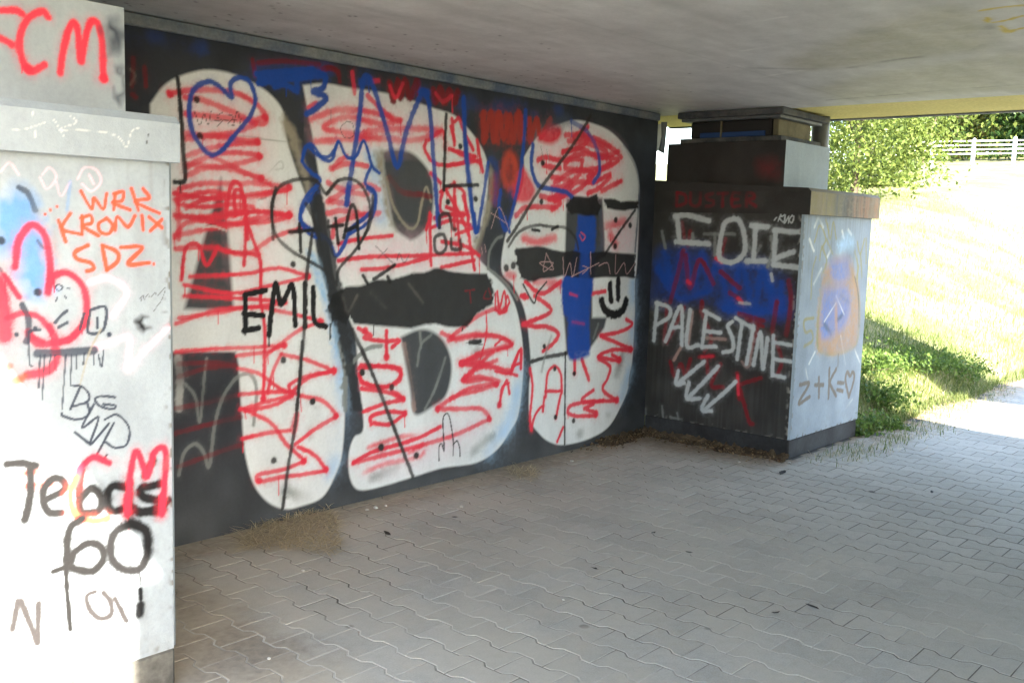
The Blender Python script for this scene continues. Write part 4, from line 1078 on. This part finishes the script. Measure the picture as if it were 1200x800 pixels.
sq = [soff.arrays(), plain_quads([
    [(DX0, OPP_Y - .4, DECK_Z), (1.2, OPP_Y - .4, DECK_Z), (1.2, .55, DECK_Z), (DX0, .55, DECK_Z)],
    [(1.2, OPP_Y - .4, DECK_Z), (DX1, OPP_Y - .4, DECK_Z), (DX1, -4.4, DECK_Z), (1.2, -4.4, DECK_Z)],
    [(DX0, OPP_Y - .4, DECK_T), (DX0, OPP_Y - .4, DECK_Z), (DX0, .55, DECK_Z), (DX0, .55, DECK_T)],
    [(DX0, .55, DECK_T), (DX0, .55, DECK_Z), (DX1, .55, DECK_Z), (DX1, .55, DECK_T)],
    [(DX0, OPP_Y - .4, DECK_T), (DX0, .55, DECK_T), (DX1, .55, DECK_T), (DX1, OPP_Y - .4, DECK_T)],
    [(DX1, OPP_Y - .4, DECK_Z), (DX1, .55, DECK_Z), (DX1, .55, DECK_T), (DX1, OPP_Y - .4, DECK_T)]], (172, 172, 170))]
quads_obj('slab', *merge(sq)[:2], m_soffit, dk, merge(sq)[2])
m_edge = concrete('edge_bounce_tint', (238, 224, 146), (228, 212, 132), scale=2, bumpy=.15)  # yellow light bounced off the sunlit grass, put into the edge colour
def prism(name, prof, y0, y1, mat, parent):
    n = len(prof)
    v = [(x, y0, z) for x, z in prof] + [(x, y1, z) for x, z in prof]
    f = [tuple(range(n)), tuple(range(2 * n - 1, n - 1, -1))] + [(i, i + n, (i + 1) % n + n, (i + 1) % n) for i in range(n)]
    o = mesh_obj(name, v, f, mat, parent); order_fix(o.data); return o
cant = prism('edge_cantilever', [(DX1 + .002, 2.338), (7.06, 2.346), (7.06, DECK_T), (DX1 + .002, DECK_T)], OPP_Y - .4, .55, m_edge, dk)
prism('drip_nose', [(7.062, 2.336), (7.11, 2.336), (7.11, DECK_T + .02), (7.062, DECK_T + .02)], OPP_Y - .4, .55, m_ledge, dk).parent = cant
prism('kerb', [(6.75, DECK_T + .002), (7.058, DECK_T + .002), (7.058, DECK_T + .02), (6.75, DECK_T + .02)], OPP_Y - .4, .55, m_conc, dk)

# unseen slab, added beside the bridge to shade a strip of path and bank
shade_root = empty('shade_slab', (8.6, -2.5, 2.85), 'unseen slab added beside the road bridge to shade path and bank', 'bridge')
bevel_box('slab_body', 8.0, 9.15, -11.0, 5.0, 2.86, 3.0, m_conc, shade_root, .01)
bevel_box('slab_rim', 8.0, 8.12, -11.0, 5.0, 3.001, 3.08, m_conc, shade_root, .01)
bevel_box('slab_rim', 9.03, 9.15, -11.0, 5.0, 3.001, 3.08, m_conc, shade_root, .01)

# opposite abutment behind the camera: it closes the underpass
ow = empty('abutment_wall', (3.6, OPP_Y - .3, 0), 'plain grey abutment wall facing the mural across the path', 'wall')
bevel_box('wall_face', .194, 7.0, OPP_Y - .4, OPP_Y, -.02, DECK_Z - .004, m_conc, ow, .01)
# ------------------------------------------------------------------ vegetation
def leaf_quads(cent, size, r, up=.3, ratio=.55):
    """folded leaf of two triangles per leaf, as quads (base, left, tip, right)"""
    n = len(cent)
    d = r.normal(size=(n, 3)); d[:, 2] += up; d /= np.linalg.norm(d, axis=1)[:, None]
    s = r.normal(size=(n, 3)); s -= (s * d).sum(1)[:, None] * d; s /= np.linalg.norm(s, axis=1)[:, None]
    nn = np.cross(d, s)
    L = (size * r.uniform(.6, 1.3, n))[:, None]
    b = cent - d * L * .5; t = cent + d * L * .5
    l = cent + s * L * ratio * .5 + nn * L * .12; rr = cent - s * L * ratio * .5 + nn * L * .12
    V = np.stack([b, l, t, rr], 1).reshape(-1, 3)
    return V, np.arange(4 * n).reshape(-1, 4)

def clump_points(centre, rad, n_clump, n_leaf, r, spread, shell=.55):
    c = r.normal(size=(n_clump, 3)); c /= np.linalg.norm(c, axis=1)[:, None]
    c *= (shell + (1 - shell) * r.random(n_clump) ** .6)[:, None]
    c = centre + c * np.array(rad)
    w = r.uniform(.4, 1.6, n_clump)
    p = np.repeat(c, n_leaf, 0) + r.normal(size=(n_clump * n_leaf, 3)) * spread * np.repeat(w, n_leaf)[:, None]
    return p, c

m_leaf_pale = leafmat('pale_leaves', (.05, .085, .015), (.17, .21, .05))
m_leaf_mid = leafmat('mid_leaves', (.03, .065, .012), (.10, .16, .03))
m_leaf_dark = leafmat('dark_leaves', (.015, .04, .012), (.05, .10, .022))
m_leaf_autumn = leafmat('turning_leaves', (.07, .10, .02), (.24, .21, .06))
m_weed = leafmat('weed_leaves', (.05, .095, .02), (.16, .24, .05), .4)
m_straw = leafmat('straw', (.36, .29, .17), (.72, .62, .42), .3)
m_turf = leafmat('turf_blades', (.06, .12, .022), (.22, .23, .08), .4)
m_bark = concrete('bark', (104, 92, 76), (58, 50, 40), scale=9, bumpy=.8, streak=True)

def tree(name, label, base, h, rad, cz, n_clump, n_leaf, leaf, mat, seed, lean=(0, 0), trunk_r=.12, limbs=7, group=None):
    r = np.random.default_rng(seed)
    base = np.array(base, float)
    root = empty(name, tuple(base), label, 'tree', group)
    centre = base + np.array([lean[0], lean[1], cz])
    pts, cl = clump_points(centre, rad, n_clump, n_leaf, r, leaf * 2.4)
    pts[:, 2] = np.maximum(pts[:, 2], base[2] + .05)
    V, q = leaf_quads(pts, leaf, r, .1)
    quads_obj('crown', V, q, mat, root, attr=np.repeat(np.clip(r.normal(.5, .25, len(pts)), 0, 1), 4))
    bm = bmesh.new()
    def limb(a, b_, r0, r1, n=7):
        a, b_ = Vector(a), Vector(b_); mid = (a + b_) / 2 + Vector(r.normal(size=3) * (b_ - a).length * .06)
        prev = None
        for p, rr in ((a, r0), (mid, (r0 + r1) / 2), (b_, r1)):
            d = (b_ - a).normalized(); u = d.orthogonal().normalized(); w = d.cross(u)
            ring = [bm.verts.new(p + (u * math.cos(2 * math.pi * k / n) + w * math.sin(2 * math.pi * k / n)) * rr - Vector(base)) for k in range(n)]
            if prev:
                for k in range(n): bm.faces.new((prev[k], prev[(k + 1) % n], ring[(k + 1) % n], ring[k]))
            prev = ring
    top = centre + np.array([0, 0, rad[2] * .5])
    fork = base + (top - base) * .35
    limb(base - np.array([0, 0, .2]), fork, trunk_r, trunk_r * .7)
    limb(fork, top, trunk_r * .7, trunk_r * .2)
    for i in r.choice(len(cl), min(limbs, len(cl)), replace=False):
        s = fork + (top - fork) * r.uniform(0, .6)
        limb(s, cl[i], trunk_r * .4, trunk_r * .08, 5)
    me = bpy.data.meshes.new('trunk'); bm.to_mesh(me); bm.free(); me.materials.append(m_bark)
    link(bpy.data.objects.new('trunk', me), root)
    return root

def at_dist(x, y, t):
    p = CAM + ray(x, y) * t
    return np.array([p[0], p[1], float(terrain(p[0], p[1])) - .05])

tree('bushy_tree', 'pale feathery bushy tree beside the pier under the deck edge', at_dist(1000, 235, 21), 5, (1.9, 1.9, 2.2), 2.0, 230, 90, .10, m_leaf_pale, 21, trunk_r=.09)
tree('bushy_tree', 'lower pale bush in front of the left end of the white fence', at_dist(1018, 235, 25), 4, (.9, .9, 1.4), 1.1, 80, 80, .12, m_leaf_pale, 22, trunk_r=.06)
tree('leaning_tree', 'thin leaning tree with bare dark stems behind the white fence', at_dist(1078, 200, 50), 9, (2.4, 2.4, 3.0), 4.8, 45, 60, .3, m_leaf_pale, 23, lean=(.8, -1.2), trunk_r=.16, limbs=12)
tree('leafy_tree', 'yellowing leafy tree behind the white fence', at_dist(1112, 200, 56), 8, (2.4, 2.4, 2.3), 3.2, 80, 70, .3, m_leaf_autumn, 24, trunk_r=.18)
tree('leafy_tree', 'fresh green leafy tree behind the middle of the white fence', at_dist(1148, 200, 60), 7, (2.6, 2.6, 2.2), 3.0, 80, 70, .32, m_leaf_mid, 25, trunk_r=.18)
tree('dark_tree', 'tall dark green tree behind the right part of the white fence', at_dist(1222, 200, 50), 10, (3.0, 3.0, 3.6), 4.4, 120, 80, .32, m_leaf_dark, 26, trunk_r=.22)
tree('dark_tree', 'large dark green tree reaching past the end of the fence', at_dist(1262, 200, 60), 11, (3.4, 3.4, 4.2), 5.0, 120, 80, .34, m_leaf_dark, 27, trunk_r=.24)
tree('round_tree', 'broad mid green tree far behind the white fence', at_dist(1075, 200, 74), 12, (5.5, 5.5, 4.6), 5.0, 150, 80, .42, m_leaf_mid, 28, trunk_r=.3)
tree('round_tree', 'hazy green round tree at the back of the grove', at_dist(1165, 200, 80), 13, (5.5, 5.5, 5.0), 5.5, 150, 80, .45, m_leaf_mid, 29, trunk_r=.3)

# shrubs, weeds and grass by the pier and on the bank
def shrub(name, label, base, rad, n_clump, n_leaf, leaf, mat, seed, cat='plant', group=None, stems=9):
    r = np.random.default_rng(seed); base = np.array(base, float)
    root = empty(name, tuple(base), label, cat, group)
    p, cl = clump_points(base + np.array([0, 0, rad[2] * .75]), rad, n_clump, n_leaf, r, leaf * 1.3, .2)
    p[:, 2] = np.maximum(p[:, 2], terrain(p[:, 0], p[:, 1]) + .01)
    p[:, 2] = np.maximum(p[:, 2], .012)
    V, q = leaf_quads(p, leaf, r, .5, .7)
    quads_obj('leaves', V, q, mat, root, attr=np.repeat(np.clip(r.normal(.5, .28, len(p)), 0, 1), 4))
    bm = bmesh.new()
    for i in range(min(stems, len(cl))):
        a = Vector(); b_ = Vector(cl[i] - base); u = b_.orthogonal().normalized() * .004; w = b_.cross(u).normalized() * .004
        va = [bm.verts.new(a + e) for e in (u, w, -u, -w)]; vb = [bm.verts.new(b_ + e * .5) for e in (u, w, -u, -w)]
        for k in range(4): bm.faces.new((va[k], va[(k + 1) % 4], vb[(k + 1) % 4], vb[k]))
    me = bpy.data.meshes.new('stems'); bm.to_mesh(me); bm.free(); me.materials.append(m_bark)
    link(bpy.data.objects.new('stems', me), root)
    return root

def on_ground(x, y, z=0.): return hit(x, y, 2, z)
def terr(x, y): return np.array([x, y, float(terrain(x, y))])
shrub('leafy_weed', 'low dark green leafy weed at the foot of the pale pier front', (7.36, -1.13, -.01), (.24, .12, .075), 22, 24, .036, m_weed, 41)
shrub('leafy_weed', 'lighter trailing weed spilling from the pier foot onto paving', (7.70, -1.2, -.01), (.2, .1, .05), 14, 20, .032, m_weed, 42)
for i, (x, y, rx, rz, lb) in enumerate(((8.8, -.5, .5, .10, 'dense low green shrub on the bank nearest the pier'), (9.45, -.55, .55, .09, 'bushy green shrub in the middle of the shaded bank strip'),
        (10.05, -.65, .5, .07, 'low green shrub sloping down towards the path edge'), (10.6, -.8, .45, .045, 'flat green weed patch at the tip of the shaded bank strip'), (8.3, -.85, .3, .06, 'bright green nettle clump beside the pier foot'))):
    shrub('leafy_shrub', lb, terr(x, y) - np.array([0, 0, .03]), (rx, .42, rz), 60, 18, .036, m_weed, 50 + i)

def blades(name, pts, length, width, mat, seed, parent=None, flat=0., bend=.5):
    r = np.random.default_rng(seed); n = len(pts)
    a = r.uniform(0, 2 * np.pi, n); tilt = r.uniform(.1, .6, n) + flat
    L = length * r.uniform(.5, 1.3, n)
    d = np.stack([np.cos(a) * np.sin(tilt), np.sin(a) * np.sin(tilt), np.cos(np.minimum(tilt, 1.5))], 1)
    s = np.stack([-np.sin(a), np.cos(a), np.zeros(n)], 1) * (width / 2)
    mid = pts + d * (L * .55)[:, None]
    tip = pts + d * L[:, None]; tip[:, :2] += (np.stack([np.cos(a), np.sin(a)], 1) * (L * .3 * bend)[:, None]); tip[:, 2] -= L * .12 * bend
    tip[:, 2] = np.maximum(tip[:, 2], pts[:, 2] + .002); mid[:, 2] = np.maximum(mid[:, 2], pts[:, 2] + .002)
    V = np.stack([pts - s, pts + s, mid + s * .7, mid - s * .7, tip], 1).reshape(-1, 3)
    i0 = np.arange(n) * 5
    tri = np.concatenate([np.stack([i0, i0 + 1, i0 + 2], 1), np.stack([i0, i0 + 2, i0 + 3], 1), np.stack([i0 + 3, i0 + 2, i0 + 4], 1)])
    return quads_obj(name, V, tri, mat, parent, attr=np.repeat(np.clip(r.normal(.5, .3, n), 0, 1), 5))

# turf on the bank, dense by the path and thinner up the slope
n = 42000
gx_ = 7.25 + 16 * rng.random(n) ** 1.7; gy_ = PATH_EDGE - .06 + 7.5 * rng.random(n) ** 1.7
keep = (gy_ > PATH_EDGE + .04 * np.sin(gx_ * 3) - .06)
gp = np.stack([gx_, gy_, np.maximum(terrain(gx_, gy_), -.004)], 1)[keep]
tag(blades('grass', gp, .09, .006, m_turf, 61), 'short yellowing grass growing on the sloping bank', 'grass', kind='stuff')
# grass in the joints of the paving near the bank
jp = []
for cx, cy, sx, sy, k in ((6.75, -1.42, .25, .07, 260), (7.25, -1.40, .3, .08, 240), (7.8, -1.42, .3, .1, 300), (8.3, -1.35, .35, .12, 380), (8.9, -1.3, .4, .12, 420), (9.6, -1.28, .5, .1, 420), (6.5, -1.28, .2, .04, 160), (10.4, -1.2, .5, .06, 300)):
    jp.append(np.stack([rng.normal(cx, sx, k), rng.normal(cy, sy, k), np.full(k, -.003)], 1))
jp = np.vstack(jp); jp = jp[(jp[:, 1] < RFY - .02) | (jp[:, 0] > RX1 + .02)]
n = 4200
bx_ = rng.uniform(7.9, 11.4, n); by_ = PATH_EDGE + 1.5 * rng.random(n) ** 1.3
m_green = leafmat('green_blades', (.05, .09, .02), (.20, .24, .06), .4)
tag(blades('long_grass', np.stack([bx_, by_, terrain(bx_, by_)], 1), .11, .007, m_green, 64, None, .2, .9), 'longer green grass on the shaded foot of the bank', 'grass', kind='stuff')
dv_ = np.stack([rng.uniform(7.6, 10.8, 1500), PATH_EDGE - .04 + .38 * rng.random(1500) ** 1.4], 1)
jd = np.vstack([jp[::2] + np.array([.03, -.02, 0]), np.column_stack([dv_, np.maximum(terrain(dv_[:, 0], dv_[:, 1]), -.003)])])
tag(blades('dry_joint_grass', jd, .05, .004, m_straw, 63, None, .6), 'dry yellow grass wisps lying along the path edge', 'grass', kind='stuff')
tag(blades('joint_grass', jp[::3], .06, .005, m_turf, 62), 'thin grass growing between pavers along the path edge', 'grass', kind='stuff')

def straw_patch(name, label, poly_px, n, length, seed, flat=1.0):
    r = np.random.default_rng(seed)
    q = np.array([on_ground(x, y)[:2] for x, y in poly_px]); lo, hi = q.min(0), q.max(0)
    p = lo + (hi - lo) * r.random((n * 4, 2)); p = p[inside_poly(p, q)][:n]
    p = p[p[:, 1] < -.015]
    o = blades(name, np.column_stack([p, np.full(len(p), .003) + r.random(len(p)) * .02]), length, .0035, m_straw, seed, None, flat, .8)
    return tag(o, label, 'dry grass')
straw_patch('dry_grass_tuft', 'large flattened tuft of dry straw at the wall under the letter A', P('280,632 318,612 345,603 385,598 396,615 402,640 392,652 368,648 330,646 285,646'), 1500, .085, 71)
straw_patch('dry_grass_tuft', 'small scrap of dry straw at the wall below letter B', P('592,552 620,547 634,556 622,566 604,563'), 260, .06, 72)

# earth and leaf litter washed into the corner
m_soil = concrete('soil', (112, 96, 76), (66, 54, 42), scale=14, bumpy=1.)
def soil_strip(path, wid, hgt, n, seed):
    r = np.random.default_rng(seed); p = np.array(path, float)
    seg = np.linspace(0, len(p) - 1, n); i = np.minimum(seg.astype(int), len(p) - 2); f = (seg - i)[:, None]
    c = p[i] * (1 - f) + p[i + 1] * f
    d = np.gradient(c[:, :2], axis=0); d /= np.linalg.norm(d, axis=1)[:, None]; nr = np.stack([d[:, 1], -d[:, 0]], 1)
    V = []; K = 6
    for k in range(K):
        t = k / (K - 1)
        w = wid * (.5 + cloud((1, n), (1, max(2, n // 6)), r)[0]) * t
        z = hgt * (1 - t) ** 1.3 * (.5 + r.random(n)) - .004 * (t > .9)
        V.append(np.column_stack([c[:, :2] + nr * w[:, None], z + .002]))
    V = np.stack(V, 0); ix = np.arange(K * n).reshape(K, n)
    q = np.stack([ix[:-1, :-1], ix[:-1, 1:], ix[1:, 1:], ix[1:, :-1]], -1).reshape(-1, 4)
    return V.reshape(-1, 3), q
v1, q1 = soil_strip([(5.45, .005), (6.07, .005)], .10, .035, 40, 1)
v2, q2 = soil_strip([(RX0 + .01, .01), (RX0 + .01, RFY - .01)], .11, .04, 60, 2)
soil = quads_obj('soil', np.vstack([v1, v2]), np.vstack([q1, q2 + len(v1)]), m_soil, smooth=True)
tag(soil, 'brown earth washed up along the foot of wall and black pier', 'soil', kind='stuff')
lp_ = []
for k in range(650):
    t = rng.random()
    if rng.random() < .5: x, y = 5.2 + .85 * rng.random() ** .6, -abs(rng.normal(0, .08)) - .01
    else: x, y = RX0 - abs(rng.normal(0, .11)) - .01, -1.15 * rng.random()
    lp_.append((x, y, .012 + .03 * rng.random() * max(0, 1 - min(-y, RX0 - x) / .1)))
V, q = leaf_quads(np.array(lp_), .022, rng, 0., .5)
V[:, 2] = np.maximum(V[:, 2], .003)
tag(quads_obj('leaf_litter', V, q, leafmat('dead_leaves', (.07, .045, .025), (.26, .18, .1), .15), attr=np.repeat(rng.random(len(lp_)), 4)),
    'scattered dead leaf litter in the corner by the black pier', 'leaf litter', kind='stuff')

# single dead leaves and stones lying on the paving
m_deadleaf = plain('dark_dead_leaf', (46, 42, 38), .8)
m_stone = plain('pale_stone', (196, 192, 184), .9)
def flat_leaf(label, x, y, L, seed):
    r = np.random.default_rng(seed); p = on_ground(x, y)
    a = r.uniform(0, 6.28); n = 8; V = [(0, 0, .004)]
    for k in range(n):
        t = 2 * math.pi * k / n; rr = .5 * L * (1 if k % 4 == 0 else .62) * r.uniform(.85, 1.15)
        V.append((rr * math.cos(t) * math.cos(a) - rr * .45 * math.sin(t) * math.sin(a), rr * math.cos(t) * math.sin(a) + rr * .45 * math.sin(t) * math.cos(a), .003 + .007 * r.random()))
    Fc = [(0, 1 + k, 1 + (k + 1) % n) for k in range(n)]
    o = mesh_obj('dead_leaf', V, Fc, m_deadleaf); o.location = (p[0], p[1], .001)
    return tag(o, label, 'leaf', 'dead leaves on the paving')
for i, (x, y, L) in enumerate(((952, 712, .075), (909, 719, .05), (766, 625, .05), (807, 648, .04), (697, 667, .05), (1092, 577, .06), (845, 550, .06), (670, 530, .05), (454, 626, .08))):
    flat_leaf('dark curled dead leaf lying flat on the grey paving', x, y, L, 80 + i)
flat_leaf('long black scrap lying on paving at the pier corner', 917, 554, .14, 95)
def stone(x, y, s, seed):
    p = on_ground(x, y); bm = bmesh.new(); bmesh.ops.create_icosphere(bm, subdivisions=1, radius=s)
    r = random.Random(seed)
    for v in bm.verts: v.co *= r.uniform(.7, 1.15); v.co.z *= .6
    me = bpy.data.meshes.new('pebble'); bm.to_mesh(me); bm.free(); me.materials.append(m_stone)
    o = bpy.data.objects.new('pebble', me); o.location = (p[0], p[1], s * .45); link(o)
    tag(o, 'tiny pale pebble lying loose on the grey paving', 'pebble', 'pebbles on the paving')
for i, (x, y, s) in enumerate(((315, 772, .008), (660, 703, .007), (670, 541, .014), (925, 543, .014), (355, 669, .009), (541, 594, .012), (440, 596, .016), (452, 593, .012), (430, 598, .012), (866, 542, .012))):
    stone(x, y, s, i)

# ------------------------------------------------------------------ white fence up on the bank
m_white = plain('white_paint', (196, 200, 204), .5, 0, .1)
A_ = at_dist(1040, 203, 42.); B_ = at_dist(1225, 195, 42.)
fe = empty('rail_fence', tuple((A_ + B_) / 2), 'white fence of thin rails and square posts atop the sunny bank', 'fence')
dirv = (B_ - A_); Ln = np.linalg.norm(dirv[:2]); dv = dirv / Ln
nrm = np.array([-dv[1], dv[0], 0])
def beam(name, a, b_, w, h, mat, parent):
    a, b_ = np.array(a), np.array(b_)
    V = [a + nrm * s * w / 2 + np.array([0, 0, t * h / 2]) for s, t in ((-1, -1), (1, -1), (1, 1), (-1, 1))] + [b_ + nrm * s * w / 2 + np.array([0, 0, t * h / 2]) for s, t in ((-1, -1), (1, -1), (1, 1), (-1, 1))]
    return mesh_obj(name, V, [(0, 1, 2, 3), (7, 6, 5, 4), (0, 4, 5, 1), (1, 5, 6, 2), (2, 6, 7, 3), (3, 7, 4, 0)], mat, parent)
n_post = int(Ln / 1.75) + 1
for i in range(n_post):
    p = A_ + dv * (i * 1.75 + .1); w2 = .06
    p[2] = terrain(p[0], p[1])
    V = []
    for z, k in ((-.2, 1), (1.1, 1), (1.16, .5)):
        for sx, sy in ((-1, -1), (1, -1), (1, 1), (-1, 1)):
            V.append(p + dv * sx * w2 * k + nrm * sy * w2 * k * np.array([1, 1, 0]) + np.array([0, 0, z]))
    mesh_obj('post', V, [(0, 1, 5, 4), (1, 2, 6, 5), (2, 3, 7, 6), (3, 0, 4, 7), (4, 5, 9, 8), (5, 6, 10, 9), (6, 7, 11, 10), (7, 4, 8, 11), (8, 9, 10, 11)], m_white, fe)
za = float(terrain(A_[0], A_[1])); zb = float(terrain(B_[0], B_[1]))
for h_ in (.5, .68, .86, 1.04):
    beam('rail', (A_[0], A_[1], za + h_), (B_[0], B_[1], zb + h_), .04, .045, m_white, fe)
